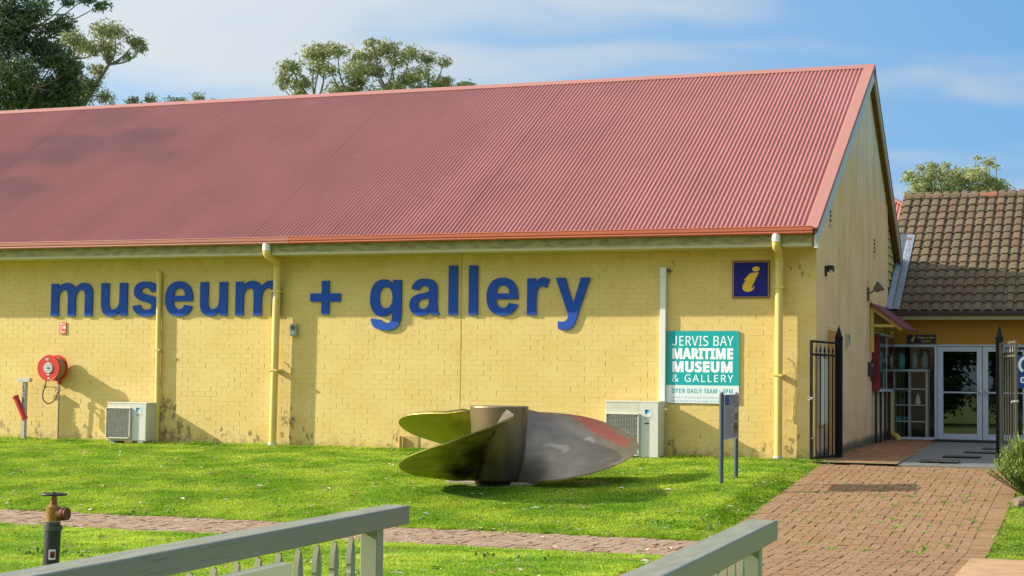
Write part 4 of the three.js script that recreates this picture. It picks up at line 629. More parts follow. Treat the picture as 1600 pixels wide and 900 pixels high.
// fittings on the gable wall
{
  const blk = M(0.022, 0.022, 0.024, 0.45);
  let t = thing('security_light', 'small black security light on the gable wall near the corner', 'light', [0, 3.06, -0.80]); mesh('base', [b2(0.002, 0.03, -0.08, 0.09, -0.05, 0.05)], blk, t); mesh('head', [box(0.10, 0.11, 0.13, 0.085, 0.045, -0.06, 0.012)], blk, t); mesh('lens', [box(0.05, 0.035, 0.04, 0.10, 0.0, 0.02, 0.004)], M(0.5, 0.5, 0.5), t);
  t = thing('flood_light', 'grey flood light tilted upwards on the gable wall above the awning', 'light', [0, 2.95, -5.5]); mesh('arm', [rod(V(0.002, -0.02, 0), V(0.13, 0.06, 0), 0.016), b2(0.002, 0.04, -0.14, 0.12, -0.05, 0.05)], M(0.1, 0.1, 0.1, 0.5), t); mesh('head', [new THREE.CylinderGeometry(0.14, 0.06, 0.16, 4).rotateY(0.785).rotateZ(-0.9).translate(0.20, 0.11, 0)], M(0.18, 0.18, 0.18, 0.4), t); mesh('glass', [new THREE.PlaneGeometry(0.17, 0.17).rotateX(-Math.PI / 2).rotateZ(-0.9).translate(0.265, 0.162, 0)], M(0.4, 0.42, 0.45, 0.15), t);
  t = thing('intercom', 'small grey intercom box on the gable wall above the left gate', 'intercom', [0.002, 1.90, -3.0]); mesh('case', [b2(0, 0.05, 0, 0.22, -0.09, 0.09)], M(0.50, 0.44, 0.33, 0.5), t); mesh('grille', [b2(0.05, 0.056, 0.10, 0.19, -0.06, 0.06)], M(0.2, 0.17, 0.13), t); mesh('button', [b2(0.05, 0.06, 0.03, 0.065, -0.05, 0.02)], M(0.3, 0.28, 0.25), t);
  t = thing('meter_box', 'cream meter box at the corner behind the left gate', 'meter box', [0.002, 0.56, -0.72]); mesh('case', [b2(0, 0.075, 0, 1.1, 0, 0.62, 0.008)], M(0.66, 0.60, 0.46, 0.5), t); mesh('door', [b2(0.075, 0.085, 0.03, 1.07, 0.03, 0.59, 0.004)], M(0.68, 0.62, 0.48, 0.5), t); mesh('lock', [b2(0.085, 0.094, 0.5, 0.56, 0.07, 0.10)], M(0.1, 0.1, 0.1), t);
  t = thing('letter_box', 'dark steel letter box on the gable wall left of the cabinet', 'letter box', [0.002, 1.40, -5.55]); mesh('case', [b2(0, 0.06, 0, 0.26, -0.34, 0, 0.006)], M(0.035, 0.034, 0.036, 0.4), t); mesh('flap', [b2(0.06, 0.066, 0.17, 0.22, -0.30, -0.04)], M(0.3, 0.3, 0.32, 0.3), t);
  t = mesh('notice_board', [b2(0.002, 0.05, 1.30, 1.70, -6.02, -5.93, 0.004)], M(0.10, 0.012, 0.014, 0.6)); tag(t, 'narrow maroon board between the letter box and the cabinet', 'board');
}
// ------------------------------------------------------------------ gates and fence
const iron = new THREE.MeshPhysicalMaterial({ color: rgb(0.006, 0.0065, 0.007), roughness: 0.5, specularIntensity: 0.45 });
function gatePost(x, z, label) {
  const t = thing('gate_post', label, 'gate post', [x, hPath(z), z]);
  mesh('shaft', [b2(-0.055, 0.055, 0, 1.98, -0.055, 0.055, 0.004)], iron, t); mesh('finial', [new THREE.ConeGeometry(0.072, 0.20, 4).rotateY(Math.PI / 4).translate(0, 2.08, 0), b2(-0.06, 0.06, 1.955, 1.985, -0.06, 0.06, 0.004)], iron, t);
}
function gateLeaf(x, z, ex, ez, label, mat, gap = 0.115) { // hinge at x,z; free end at ex,ez
  const L = Math.hypot(ex - x, ez - z), t = thing('gate_leaf', label, 'gate', [x, hPath(Math.min(z, ez)) * 0 + 0.045, z], Math.atan2(-(ez - z), ex - x)), top = 1.86;
  mesh('stile', [b2(0.065, 0.105, 0, top, -0.02, 0.02, 0.003)], mat, t); mesh('stile', [b2(L - 0.04, L, 0, top, -0.02, 0.02, 0.003)], mat, t);
  mesh('rail', [b2(0.105, L - 0.04, 0.0, 0.035, -0.017, 0.017, 0.002)], mat, t); mesh('rail', [b2(0.105, L - 0.04, top - 0.24, top - 0.205, -0.017, 0.017, 0.002)], mat, t); mesh('rail', [b2(0.105, L - 0.04, top - 0.035, top, -0.017, 0.017, 0.002)], mat, t);
  const n = Math.round((L - 0.145) / gap); for (let k = 1; k < n; k++) { const px = 0.105 + (L - 0.145) * k / n; const b = mesh('bar', [b2(px - 0.008, px + 0.008, 0.035, top - 0.20, -0.008, 0.008, 0), b2(px - 0.006, px + 0.006, top - 0.2, top - 0.16, -0.006, 0.006, 0)], mat, t); mesh('spear_point', [new THREE.ConeGeometry(0.02, 0.10, 6).translate(px, top - 0.11, 0), new THREE.SphereGeometry(0.018, 8, 6).translate(px, top - 0.165, 0)], mat, b); }
  mesh('latch', [box(0.07, 0.035, 0.06, L - 0.03, 0.95, 0, 0.006), rod(V(L - 0.2, 0.95, 0.03), V(L + 0.07, 0.95, 0.03), 0.009), rod(V(L - 0.12, 0.95, 0.03), V(L - 0.12, 0.92, 0.06), 0.008)], M(0.55, 0.55, 0.52, 0.3, { metalness: 0.6 }), t);
  mesh('drop_bolt', [rod(V(L - 0.02, -0.07, -0.035), V(L - 0.02, 0.35, -0.035), 0.008), box(0.05, 0.02, 0.04, L - 0.02, 0.33, -0.03, 0.003)], M(0.18, 0.14, 0.10, 0.6), t);
  return t;
}
gatePost(0.2, -0.97, 'black square gate post with pointed top beside the gable wall');
gatePost(2.725, -0.97, 'black square gate post with pointed top beside the shrub');
gateLeaf(0.2, -0.97, -0.02, 0.36, 'black iron gate leaf folded back against the yellow wall corner', iron, 0.19);
gateLeaf(2.725, -0.97, 3.06, 0.34, 'iron gate leaf swung open behind the shrub on the right', M(0.13, 0.118, 0.085, 0.4, { metalness: 0.2 }), 0.20);  // paler iron: sun glancing off black gloss put into the colour
{
  const t = thing('iron_fence', 'black iron fence running right from the gate post', 'fence', [2.8, 0.02, -0.97]);
  mesh('rail', [b2(0, 3.4, 1.78, 1.815, -0.017, 0.017, 0.002)], iron, t); mesh('rail', [b2(0, 3.4, 1.56, 1.595, -0.017, 0.017, 0.002)], iron, t); mesh('rail', [b2(0, 3.4, 0.06, 0.095, -0.017, 0.017, 0.002)], iron, t);
  for (let k = 0; k < 27; k++) mesh('bar', [b2(0.1 + k * 0.122, 0.116 + k * 0.122, 0.02, 1.78, -0.0075, 0.0075, 0)], iron, t);
  const tex = canvasTex(256, 256, (c) => { c.fillStyle = '#123a86'; c.fillRect(0, 0, 256, 256); c.strokeStyle = '#e6ebf2'; c.lineWidth = 22; c.beginPath(); c.arc(96, 74, 62, 2.2, 5.6); c.stroke(); c.lineWidth = 14; c.beginPath(); c.arc(110, 84, 26, 2.4, 5.4); c.stroke(); c.fillStyle = '#eef2f6'; c.font = 'bold 84px sans-serif'; c.fillText('o', 34, 214); });
  const s = thing('blue_sign', 'blue sign with a white swirl cut off by the right edge', 'sign', [2.965, 1.19, -0.94]), f = flat(0.5, 0.52, 0.012, tex, 0.45); mesh('board', [f.board], f.edge, s); mesh('print', f.print, f.mat, s);
}

// ------------------------------------------------------------------ information panel on two posts
{
  const a = V(-0.66, hLawn(3.71), 3.71), b = V(-0.61, hLawn(3.0), 3.0), t = thing('lawn_sign', 'small information sign on two blue grey posts on the lawn', 'sign', [a.x, a.y, a.z], 0), blu = M(0.055, 0.075, 0.105, 0.5);
  const top = 1.245, d = b.clone().sub(a); d.y = 0;
  mesh('post', [rod(V(0, -0.05, 0), V(0, top, 0), 0.031, 14), new THREE.SphereGeometry(0.031, 12, 6).translate(0, top, 0)], blu, t); mesh('post', [rod(V(d.x, b.y - a.y - 0.05, d.z), V(d.x, top - 0.005, d.z), 0.031, 14), new THREE.SphereGeometry(0.031, 12, 6).translate(d.x, top - 0.005, d.z)], blu, t);
  const len = Math.hypot(d.x, d.z), ang = Math.atan2(d.x, d.z) + Math.PI; // panel between them
  const tex = canvasTex(512, 512, (c) => { c.fillStyle = '#8b8790'; c.fillRect(0, 0, 512, 512); c.fillStyle = '#a39fa4'; c.fillRect(0, 120, 300, 392); c.fillStyle = '#2d5a96'; c.fillRect(0, 0, 150, 120); c.fillStyle = '#b4aa90'; c.fillRect(330, 150, 140, 180); c.fillStyle = '#7e6a20'; c.fillRect(360, 215, 110, 90); c.fillRect(330, 330, 140, 130); c.fillStyle = '#3c3620'; c.fillRect(345, 370, 110, 40); c.fillStyle = '#77737e'; const r = rng(6); for (let y = 140; y < 490; y += 16) c.fillRect(20, y, 180 + r() * 90, 6); });
  const q = new QB(), h0 = 0.62, h1 = top - 0.01, P = (k, y, o) => [d.x * k + o, y, d.z * k];
  q.quad(P(0.04, h0, 0.042), P(0.96, h0 + 0.03, 0.042), P(0.96, h1, 0.042), P(0.04, h1, 0.042), [[0, 0], [1, 0], [1, 1], [0, 1]]); mesh('print', q.geo(), new THREE.MeshStandardMaterial({ map: tex, roughness: 0.35 }), t);
  mesh('board', [beam(V(0.032 + d.x * 0.02, (h0 + h1) / 2, d.z * 0.02), V(0.032 + d.x * 0.98, (h0 + h1) / 2 + 0.01, d.z * 0.98), 0.016, h1 - h0 + 0.006)], M(0.55, 0.54, 0.52, 0.4), t);
}

// ------------------------------------------------------------------ ship's propeller
{
  const t = thing('ship_propeller', 'large bronze ship propeller lying flat on the lawn', 'propeller', [-3.73, hLawn(4.3), 4.3]);
  const HUBH = 1.09, yMid = 0.572, Rt = 2.0;
  const bump = grainBump.clone(); bump.repeat.set(3, 3); bump.needsUpdate = true;
  const bronze = new THREE.MeshStandardMaterial({ vertexColors: true, metalness: 0.62, roughness: 0.36, bumpMap: bump, bumpScale: 0.0012 });
  const R0 = 0.33, shape = (q, s0) => (q < 0.25 ? lerp(s0, 1, sstep(0, 0.25, q)) : Math.sqrt(Math.max(0, 1 - Math.pow((q - 0.25) / 0.75, 1.5))));
  const kr = (r) => (r < 0.8 ? lerp(0.863, 0.726, (r - R0) / 0.47) : lerp(0.726, 0.778, clamp((r - 0.8) / 0.7)));
  const th0 = [-30 * R, 90 * R, 210 * R];                  // heading from +x towards the viewer (+z)
  th0.forEach((h0, bi) => {
    const NR = 56, NU = 64, pos = [], col = [], idx = [], grid = [[], []];
    for (let s = 0; s < 2; s++) for (let i = 0; i <= NR; i++) for (let j = 0; j <= NU; j++) {
      const q = Math.sin((i / NR) * Math.PI / 2), r = R0 + (Rt - R0) * q, u = (j / NU) * 2 - 1, a = (u < 0 ? 0.585 * shape(q, 1) * lerp(0.80, 1, sstep(0, 0.13, q)) : 0.957 * shape(q, 0.873)), th = h0 + u * a, tk = 0.012 + 0.034 * (1 - q) * sstep(-0.6, -1, u) + 0.060 * (1 - q) * Math.pow(Math.max(0, 1 - u * u), 0.7), roll = 0.03 * Math.pow(clamp((-u - 0.40) / 0.60), 2) * sstep(0.9, 0.35, q) * sstep(0.0, 0.10, q);
      const y = yMid + 0.025 * (r - R0) - kr(r) * u * a * (u < 0 ? 1.01 : 0.747) - roll + (s ? -tk / 2 : tk / 2);
      const x = r * Math.cos(th), z = r * Math.sin(th); grid[s].push(pos.length / 3); pos.push(x, y, z);
      const n = fb3(x * 2.2 + bi * 7, y * 2.2, z * 2.2, 4), st = fb(r * 1.2 + bi * 3, th * 9, 4);
      let c;
      if (s) { c = mix3([0.52, 0.45, 0.05], [0.30, 0.25, 0.035], clamp(0.45 + st * 1.1 + n * 0.5)); if (bi === 2) c = mix3(c, [0.50, 0.46, 0.05], clamp(0.35 + st)); c = mix3(c, [0.03, 0.024, 0.012], clamp(sstep(1.05, 0.5, r) * (0.75 + n) * (bi === 1 ? 1 : 0.55))); }  // near-black towards the hub is shade painted into the underside
      else {
        c = mix3([0.27, 0.225, 0.17], [0.19, 0.155, 0.12], clamp(0.5 + n * 0.9 + st * 0.4)); c = mix3(c, [0.38, 0.33, 0.255], clamp(sstep(0.3, 0.6, n)));
        if (bi === 0) { const px = x - 1.20, pz = z + 1.02 - 0.45 * px, ed = 0.05 * n2(x * 9, z * 9) + 0.08 * fb(x * 4, z * 4, 2); const m = sstep(0.05, -0.03, Math.max(Math.abs(px) - 0.47, Math.abs(pz) - 0.15 + 0.05 * n2(x * 3, 4)) + ed); c = mix3(c, [0.50, 0.085, 0.06], 0.92 * m * clamp(0.75 + 0.6 * n2(x * 22, z * 22))); }
      }
      col.push(...c);
    }
    const W = NU + 1; const put = (g, flip) => { for (let i = 0; i < NR; i++) for (let j = 0; j < NU; j++) { const a = g[i * W + j], b = g[i * W + j + 1], c = g[(i + 1) * W + j], d = g[(i + 1) * W + j + 1]; if (flip) idx.push(a, b, c, b, d, c); else idx.push(a, c, b, b, c, d); } };
    put(grid[0], true); put(grid[1], false);
    for (const j of [0, NU]) for (let i = 0; i < NR; i++) { const a = grid[0][i * W + j], b = grid[0][(i + 1) * W + j], c = grid[1][i * W + j], d = grid[1][(i + 1) * W + j]; if (j) idx.push(a, b, c, b, d, c); else idx.push(a, c, b, b, c, d); }
    for (let j = 0; j < NU; j++) { const a = grid[0][NR * W + j], b = grid[0][NR * W + j + 1], c = grid[1][NR * W + j], d = grid[1][NR * W + j + 1]; idx.push(a, c, b, b, c, d); }
    const g = new THREE.BufferGeometry(); g.setAttribute('position', new THREE.Float32BufferAttribute(pos, 3)); g.setAttribute('color', new THREE.Float32BufferAttribute(col, 3)); g.setAttribute('uv', new THREE.Float32BufferAttribute(pos.filter((_, i) => i % 3 !== 1), 2)); g.setIndex(idx); g.computeVertexNormals();
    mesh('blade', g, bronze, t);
  });
  const hp = [[0.001, 0], [0.345, 0], [0.35, 0.06], [0.36, 0.3], [0.385, 0.6], [0.405, 0.9], [0.418, 1.06], [0.418, HUBH - 0.01], [0.405, HUBH], [0.20, HUBH], [0.19, HUBH - 0.01], [0.19, HUBH - 0.5], [0.001, HUBH - 0.5]];
  const hg = new THREE.LatheGeometry(hp.map(([r, y]) => new THREE.Vector2(r, y)), 64), hc = [], p = hg.attributes.position;
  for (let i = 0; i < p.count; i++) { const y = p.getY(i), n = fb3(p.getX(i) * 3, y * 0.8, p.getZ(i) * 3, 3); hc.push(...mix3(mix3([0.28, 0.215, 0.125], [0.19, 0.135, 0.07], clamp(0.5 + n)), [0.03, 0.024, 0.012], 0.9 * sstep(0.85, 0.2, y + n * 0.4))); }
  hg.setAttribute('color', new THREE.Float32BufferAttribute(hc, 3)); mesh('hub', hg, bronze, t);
  mesh('rivet', [new THREE.SphereGeometry(0.016, 8, 6).translate(0.24, 1.03, 0.342)], M(0.7, 0.65, 0.5, 0.3), t);
  mesh('plinth', [b2(-0.72, 0.60, -0.02, 0.03, -0.55, 0.22, 0.012)], M(0.36, 0.29, 0.21, 0.95), t);
}

// ------------------------------------------------------------------ hydrant standpipe in the foreground
{
  const t = thing('hydrant_standpipe', 'black standpipe with brass valve and black handwheel on the near lawn', 'hydrant', [-4.285, -0.63, 14.0]);
  const brass = new THREE.MeshStandardMaterial({ map: dataTex(64, 64, (u, v) => mix3([0.36, 0.19, 0.045], [0.20, 0.08, 0.02], clamp(0.4 + fb(u * 5, v * 5, 3) * 1.3)), true), roughness: 0.45, metalness: 0.5 }), blk = M(0.020, 0.020, 0.021, 0.5), rust = M(0.13, 0.035, 0.02, 0.5, { metalness: 0.3 });
  mesh('pipe', [rod(V(0.0, -0.05, 0), V(0.02, 0.50, 0), 0.072, 24)], blk, t); mesh('collar', [cyl(0.082, 0.082, 0.04, 0.02, 0.455, 0, 24), cyl(0.06, 0.065, 0.03, 0.02, 0.495, 0, 24)], M(0.06, 0.06, 0.062, 0.5), t); mesh('clamp', [cyl(0.055, 0.055, 0.02, 0.02, 0.522, 0, 20)], M(0.45, 0.45, 0.44, 0.35, { metalness: 0.6 }), t);
  mesh('valve_body', [cyl(0.064, 0.064, 0.12, 0.02, 0.540, 0, 24), cyl(0.070, 0.068, 0.02, 0.02, 0.535, 0, 24), cyl(0.05, 0.03, 0.02, 0.02, 0.66, 0, 20)], brass, t); mesh('bonnet', [cyl(0.032, 0.022, 0.085, 0.02, 0.675, 0, 12), cyl(0.034, 0.034, 0.02, 0.02, 0.675, 0, 6)], M(0.26, 0.09, 0.025, 0.45, { metalness: 0.4 }), t);
  mesh('outlet', [rod(V(0.06, 0.60, 0.0), V(0.12, 0.60, 0.0), 0.046, 20)], brass, t); mesh('outlet_cap', [rod(V(0.11, 0.60, 0.0), V(0.165, 0.60, 0.0), 0.056, 20), rod(V(0.125, 0.60, 0.0), V(0.14, 0.60, 0.0), 0.061, 20)], rust, t);
  mesh('spindle', [rod(V(0.02, 0.75, 0), V(0.02, 0.79, 0), 0.010)], blk, t);
  const wh = [new THREE.TorusGeometry(0.108, 0.011, 8, 32).rotateX(Math.PI / 2).translate(0.02, 0.768, 0), cyl(0.024, 0.024, 0.022, 0.02, 0.758, 0, 12)]; for (let k = 0; k < 5; k++) wh.push(rod(V(0.02, 0.768, 0), V(0.02 + 0.105 * Math.cos(k * 1.257), 0.768, 0.105 * Math.sin(k * 1.257)), 0.008)); mesh('handwheel', wh, blk, t);
  const q = new QB(); for (let k = 0; k < 6; k++) { const a0 = 0.25 + k * 0.14, a1 = a0 + 0.14, A = (a, y) => [0.013 + 0.0735 * Math.sin(a), y, 0.0735 * Math.cos(a)]; q.quad(A(a0, 0.2), A(a1, 0.2), A(a1, 0.29), A(a0, 0.29), [[k / 6, 0], [(k + 1) / 6, 0], [(k + 1) / 6, 1], [k / 6, 1]]); }
  mesh('sticker', q.geo(), new THREE.MeshStandardMaterial({ map: canvasTex(64, 64, (c) => { c.fillStyle = '#dcd6d0'; c.fillRect(0, 0, 64, 64); c.fillStyle = '#7c2522'; c.fillRect(14, 12, 44, 40); c.fillStyle = '#1a1a1a'; c.fillRect(20, 34, 30, 14); }), roughness: 0.5 }), t);
}

// ------------------------------------------------------------------ footbridge railings in the foreground
{
  const railTex = dataTex(256, 256, (u, v) => mix3(mix3([0.225, 0.242, 0.178], [0.155, 0.168, 0.12], clamp(0.45 + fb(u * 3, v * 9, 4) * 0.9)), [0.11, 0.115, 0.075], 0.7 * sstep(0.25, 0.6, fb(u * 22, v * 1.6 + 7, 3))), true); railTex.repeat.set(0.5, 2);
  const g = new THREE.MeshStandardMaterial({ map: railTex, roughness: 0.42 }), gp = M(0.27, 0.285, 0.19, 0.5);
  function railing(label, x, turn, n, first, plank) {      // runs towards the viewer from its end post
    const t = thing('bridge_railing', label, 'railing', [x, -0.63, 17.2], turn, 'pair of footbridge railings');
    mesh('top_rail', [b2(-0.165, 0, 0.937, 1.05, 0.0, 9.0, 0.010)], g, t);
    mesh('bottom_rail', [b2(-0.11, -0.06, 0.12, 0.20, 0.0, 9.0, 0.006), b2(-0.115, -0.055, 0.545, 0.60, 0.34, 9.0, 0.006)], g, t);
    mesh('post', [b2(-0.135, -0.03, -0.1, 0.936, 0.35, 0.455, 0.006)], gp, t); for (const z of [3.4, 6.4, 8.9]) mesh('post', [b2(-0.135, -0.03, -0.1, 0.936, z, z + 0.105, 0.006)], gp, t);
    mesh('brace', [box(0.06, 0.03, 0.09, -0.09, 0.62, 0.50, 0.004)], gp, t);
    const w = 0.036; const sh = new THREE.Shape(); sh.moveTo(-w, 0); sh.lineTo(w, 0); sh.lineTo(w, 0.55); sh.quadraticCurveTo(w - 0.016, 0.575, w, 0.60); sh.lineTo(w, 0.60); sh.quadraticCurveTo(w - 0.004, 0.69, 0, 0.745); sh.quadraticCurveTo(-w + 0.004, 0.69, -w, 0.60); sh.quadraticCurveTo(-w + 0.016, 0.575, -w, 0.55); sh.closePath();
    const pg = new THREE.ExtrudeGeometry(sh, { depth: 0.03, bevelEnabled: false, curveSegments: 6 }).rotateY(Math.PI / 2).translate(-0.115, 0.165, 0);
    for (let k = 0; k < n; k++) { const m = mesh('picket', pg, gp, t); m.position.z = first + k * 0.24; if (m.position.z > 3.3 && m.position.z < 3.6) m.position.z += 0.0; }
    if (plank) { const p = new THREE.Shape(), l = 4.0, hh = 0.17, rr = 0.03; p.moveTo(0, rr); p.quadraticCurveTo(0, 0, rr, 0); p.lineTo(l, 0); p.lineTo(l, hh); p.lineTo(rr, hh); p.quadraticCurveTo(0, hh, 0, hh - rr); p.closePath(); mesh('plank', [new THREE.ExtrudeGeometry(p, { depth: 0.055, bevelEnabled: true, bevelSize: 0.006, bevelThickness: 0.006, bevelSegments: 2 }).rotateY(-Math.PI / 2).translate(0.10, 0.725, 1.93)], M(0.80, 0.71, 0.44, 0.6), t); }
    return t;
  }
  railing('grey green picket railing with a plank, left side of the footbridge', 0.56, 3.2 * R, 33, 0.68, true);
  railing('grey green picket railing, right side of the footbridge by the paved path', 2.80, 2.6 * R, 33, 0.62, false);
}

// ------------------------------------------------------------------ trees
function leafGeo(clumps, perM2, ll, lw, seed, flat, tintA, tintB, opts = {}) {
  const r = rng(seed), pos = [], nor = [], col = [];
  for (const [cx, cy, cz, cr] of clumps) {
    const N = Math.round(perM2 * cr * cr), tone = r();
    for (let i = 0; i < N; i++) {
      let x, y, z; const th = r() * 6.283, cz2 = r() * 2 - 1, rad = Math.pow(r(), 0.42), s = Math.sqrt(1 - cz2 * cz2);
      x = rad * s * Math.cos(th); z = rad * s * Math.sin(th); y = rad * cz2;
      if (y < -0.35 && r() < 0.55) continue;
      const lump = 1 + 0.45 * n3((cx + x * cr) * 2.3, (cy + y * cr) * 2.3, (cz + z * cr) * 2.3); const hole = n3((cx + x * cr) * 3.6 + 40, (cy + y * cr) * 3.6, (cz + z * cr) * 3.6); if (hole > (opts.hole ?? 0.38)) continue;
      const px = cx + x * cr * lump, py = cy + y * cr * flat * lump, pz = cz + z * cr * lump;
      // leaf: a slim diamond, mostly hanging
      const a = r() * 6.283, drop = (opts.droop ?? 0.5) + r() * 0.9 - 0.35, dx = Math.cos(a) * Math.cos(drop), dz = Math.sin(a) * Math.cos(drop), dy = -Math.sin(drop), b = r() * 6.283; let sx = -Math.sin(a), sz = Math.cos(a), sy = 0;
      const ux = dy * sz - dz * sy, uy = dz * sx - dx * sz, uz = dx * sy - dy * sx, cb = Math.cos(b), sb = Math.sin(b); sx = sx * cb + ux * sb; sy = uy * sb; sz = sz * cb + uz * sb;
      const L = ll * (0.7 + 0.6 * r()), Wd = lw * (0.7 + 0.6 * r()) / 2, A = [px, py, pz], B = [px + dx * L * 0.45 + sx * Wd, py + dy * L * 0.45 + sy * Wd, pz + dz * L * 0.45 + sz * Wd], C = [px + dx * L, py + dy * L, pz + dz * L], D = [px + dx * L * 0.45 - sx * Wd, py + dy * L * 0.45 - sy * Wd, pz + dz * L * 0.45 - sz * Wd];
      pos.push(...A, ...B, ...C, ...A, ...C, ...D);
      const nx = sy * dz - sz * dy, ny = sz * dx - sx * dz, nz = sx * dy - sy * dx; for (let q = 0; q < 6; q++) nor.push(nx, ny, nz);
      const c = mix3(tintA, tintB, clamp(0.35 * tone + 0.65 * r() * 1.1)), v = 0.8 + 0.4 * r(); for (let q = 0; q < 6; q++) col.push(c[0] * v, c[1] * v, c[2] * v);
    }
  }
  const g = new THREE.BufferGeometry(); g.setAttribute('position', new THREE.Float32BufferAttribute(pos, 3)); g.setAttribute('normal', new THREE.Float32BufferAttribute(nor, 3)); g.setAttribute('color', new THREE.Float32BufferAttribute(col, 3)); return g;
}
const leafMat = new THREE.MeshPhysicalMaterial({ vertexColors: true, roughness: 0.7, side: THREE.DoubleSide, transmission: 0.38, thickness: 0 });
const barkMat = new THREE.MeshStandardMaterial({ map: dataTex(64, 256, (u, v) => mix3([0.30, 0.26, 0.21], [0.15, 0.12, 0.095], clamp(0.45 + fb(u * 4, v * 10, 4) * 1.2)), true), roughness: 0.9 });
function taper(pts, r0, r1, seg = 10, rad = 7) { const c = new THREE.CatmullRomCurve3(pts), g = new THREE.TubeGeometry(c, seg, 1, rad, false), p = g.attributes.position; for (let i = 0; i <= seg; i++) { const o = c.getPointAt(i / seg), r = lerp(r0, r1, i / seg); for (let j = 0; j <= rad; j++) { const k = i * (rad + 1) + j; p.setXYZ(k, o.x + (p.getX(k) - o.x) * r, o.y + (p.getY(k) - o.y) * r, o.z + (p.getZ(k) - o.z) * r); } } return g; }
function tree(label, group, base, forks, clumps, o) { // clumps in world metres; parts local to the foot
  const [bx, bz] = base, by = o.by ?? 0.1, t = thing(o.name ?? 'gum_tree', label, 'tree', [bx, by, bz], 0, group), r = rng(o.seed);
  const loc = clumps.map(([x, y, z, s]) => [x - bx, y - by, z - bz + (r() - 0.5) * (o.deep ?? 1.5), s * (o.grow ?? 1.13)]), F = forks.map(([x, y, z]) => V(x - bx, y - by, z - bz));
  mesh('trunk', [taper([V(0, -0.2, 0), V(F[0].x * 0.3 + 0.1, F[0].y * 0.5, F[0].z * 0.3), F[0]], o.r0 ?? 0.35, o.r1 ?? 0.16, 14, 10)], barkMat, t);
  for (let k = 1; k < F.length; k++) mesh('limb', [taper([F[0], F[0].clone().lerp(F[k], 0.5).add(V(0.1, 0.15, 0)), F[k]], 0.13, 0.06, 8, 7)], barkMat, t);
  const tw = loc.map(([x, y, z, s]) => { const c = V(x, y, z); let best = F[0]; for (const f of F) if (f.y < y + 0.3 && f.distanceTo(c) < best.distanceTo(c)) best = f; return taper([best, best.clone().lerp(c, 0.5).add(V((r() - 0.5) * 0.3, -0.1 * best.distanceTo(c), (r() - 0.5) * 0.3)), c], 0.045, 0.012, 7, 5); });
  mesh('branches', tw, barkMat, t);
  mesh('crown', leafGeo(loc, o.n ?? 5000, o.ll ?? 0.14, o.lw ?? 0.04, o.seed + 1, o.flat ?? 0.8, o.a ?? [0.19, 0.225, 0.075], o.b ?? [0.40, 0.43, 0.16], o), leafMat, t);
  return t;
}
const centreClumps = [[-20.6,11.99,-22.2,0.46],[-21.0,11.42,-22.1,0.42],[-21.3,11.04,-22.0,0.34],[-20.7,10.92,-22.2,0.42],[-20.2,12.0,-22.4,0.42],[-19.6,12.01,-22.6,0.38],[-20.2,11.43,-22.4,0.38],[-19.7,11.31,-22.6,0.29],[-19.1,11.89,-22.8,0.42],[-18.7,12.02,-22.9,0.38],[-18.2,12.15,-23.1,0.42],[-18.5,12.27,-23.0,0.25],[-17.9,11.72,-23.2,0.34],[-18.9,11.32,-22.9,0.5],[-18.5,11.39,-23.0,0.42],[-19.8,10.74,-22.6,0.55],[-19.4,10.75,-22.7,0.34],[-19.1,11.01,-22.8,0.38],[-17.8,11.21,-23.3,0.38],[-18.1,10.83,-23.2,0.46],[-17.3,11.91,-23.4,0.38],[-17.0,11.85,-23.5,0.34],[-16.6,11.8,-23.7,0.25],[-17.1,11.22,-23.5,0.46],[-16.7,11.04,-23.7,0.42],[-16.5,10.91,-23.8,0.29],[-16.0,10.98,-24.0,0.34],[-15.6,10.93,-24.1,0.25],[-16.2,11.04,-23.9,0.21],[-17.2,10.78,-23.5,0.29],[-20.7,10.52,-22.2,0.29],[-17.7,10.77,-23.3,0.34],[-18.5,10.55,-23.1,0.38],[-21.6,10.87,-21.9,0.11]];
tree('spreading gum tree whose crown stands above the middle of the ridge', 'gum trees behind the museum', [-18.4, -23], [[-18.5, 8.2, -23], [-20.4, 10.2, -22.4], [-19.2, 10.4, -22.8], [-18.0, 10.5, -23.2], [-16.9, 10.2, -23.5]], centreClumps, { seed: 101, flat: 0.74, deep: 1.2, grow: 1.06, hole: 0.28 });
tree('rounded gum tree behind the ridge of the tiled roof on the right', 'gum trees behind the museum', [-1.2, -37], [[-1.2, 6.0, -37], [-2.3, 8.0, -36.6], [-1.3, 8.2, -37], [-0.3, 8.0, -37.3]], [[-2.8,8.92,-36.4,0.33],[-2.0,9.05,-36.7,0.47],[-1.5,8.98,-36.9,0.52],[-1.0,8.99,-37.1,0.47],[-0.5,9.04,-37.3,0.43],[-0.1,8.77,-37.4,0.38],[0.2,8.7,-37.5,0.31],[-2.5,8.73,-36.6,0.43],[-1.7,9.5,-36.8,0.17],[-2.2,9.45,-36.6,0.19],[-2.5,9.33,-36.5,0.14],[-0.2,9.64,-37.3,0.21],[0.1,9.45,-37.4,0.14],[-0.5,9.68,-37.2,0.12],[-2.8,8.45,-36.5,0.38],[-2.2,8.45,-36.7,0.43],[-1.5,8.46,-36.9,0.43],[-0.8,8.47,-37.2,0.43],[-0.3,8.43,-37.4,0.43],[0.2,8.49,-37.6,0.33],[-2.4,8.0,-36.7,0.5],[-1.5,8.0,-37,0.5],[-0.6,8.0,-37.2,0.5],[0.2,8.0,-37.4,0.4]], { seed: 111, flat: 0.85, a: [0.20, 0.23, 0.08], b: [0.42, 0.44, 0.16] });
tree('small gum top at the right edge above the tiled roof', 'gum trees behind the museum', [1.1, -38.2], [[1.1, 6.5, -38.2], [1.0, 7.8, -38]], [[0.9,8.38,-37.8,0.19],[1.2,8.36,-37.9,0.24],[1.4,8.2,-38,0.3],[1.0,8.05,-38,0.26]], { seed: 115, r0: 0.2, r1: 0.08 });
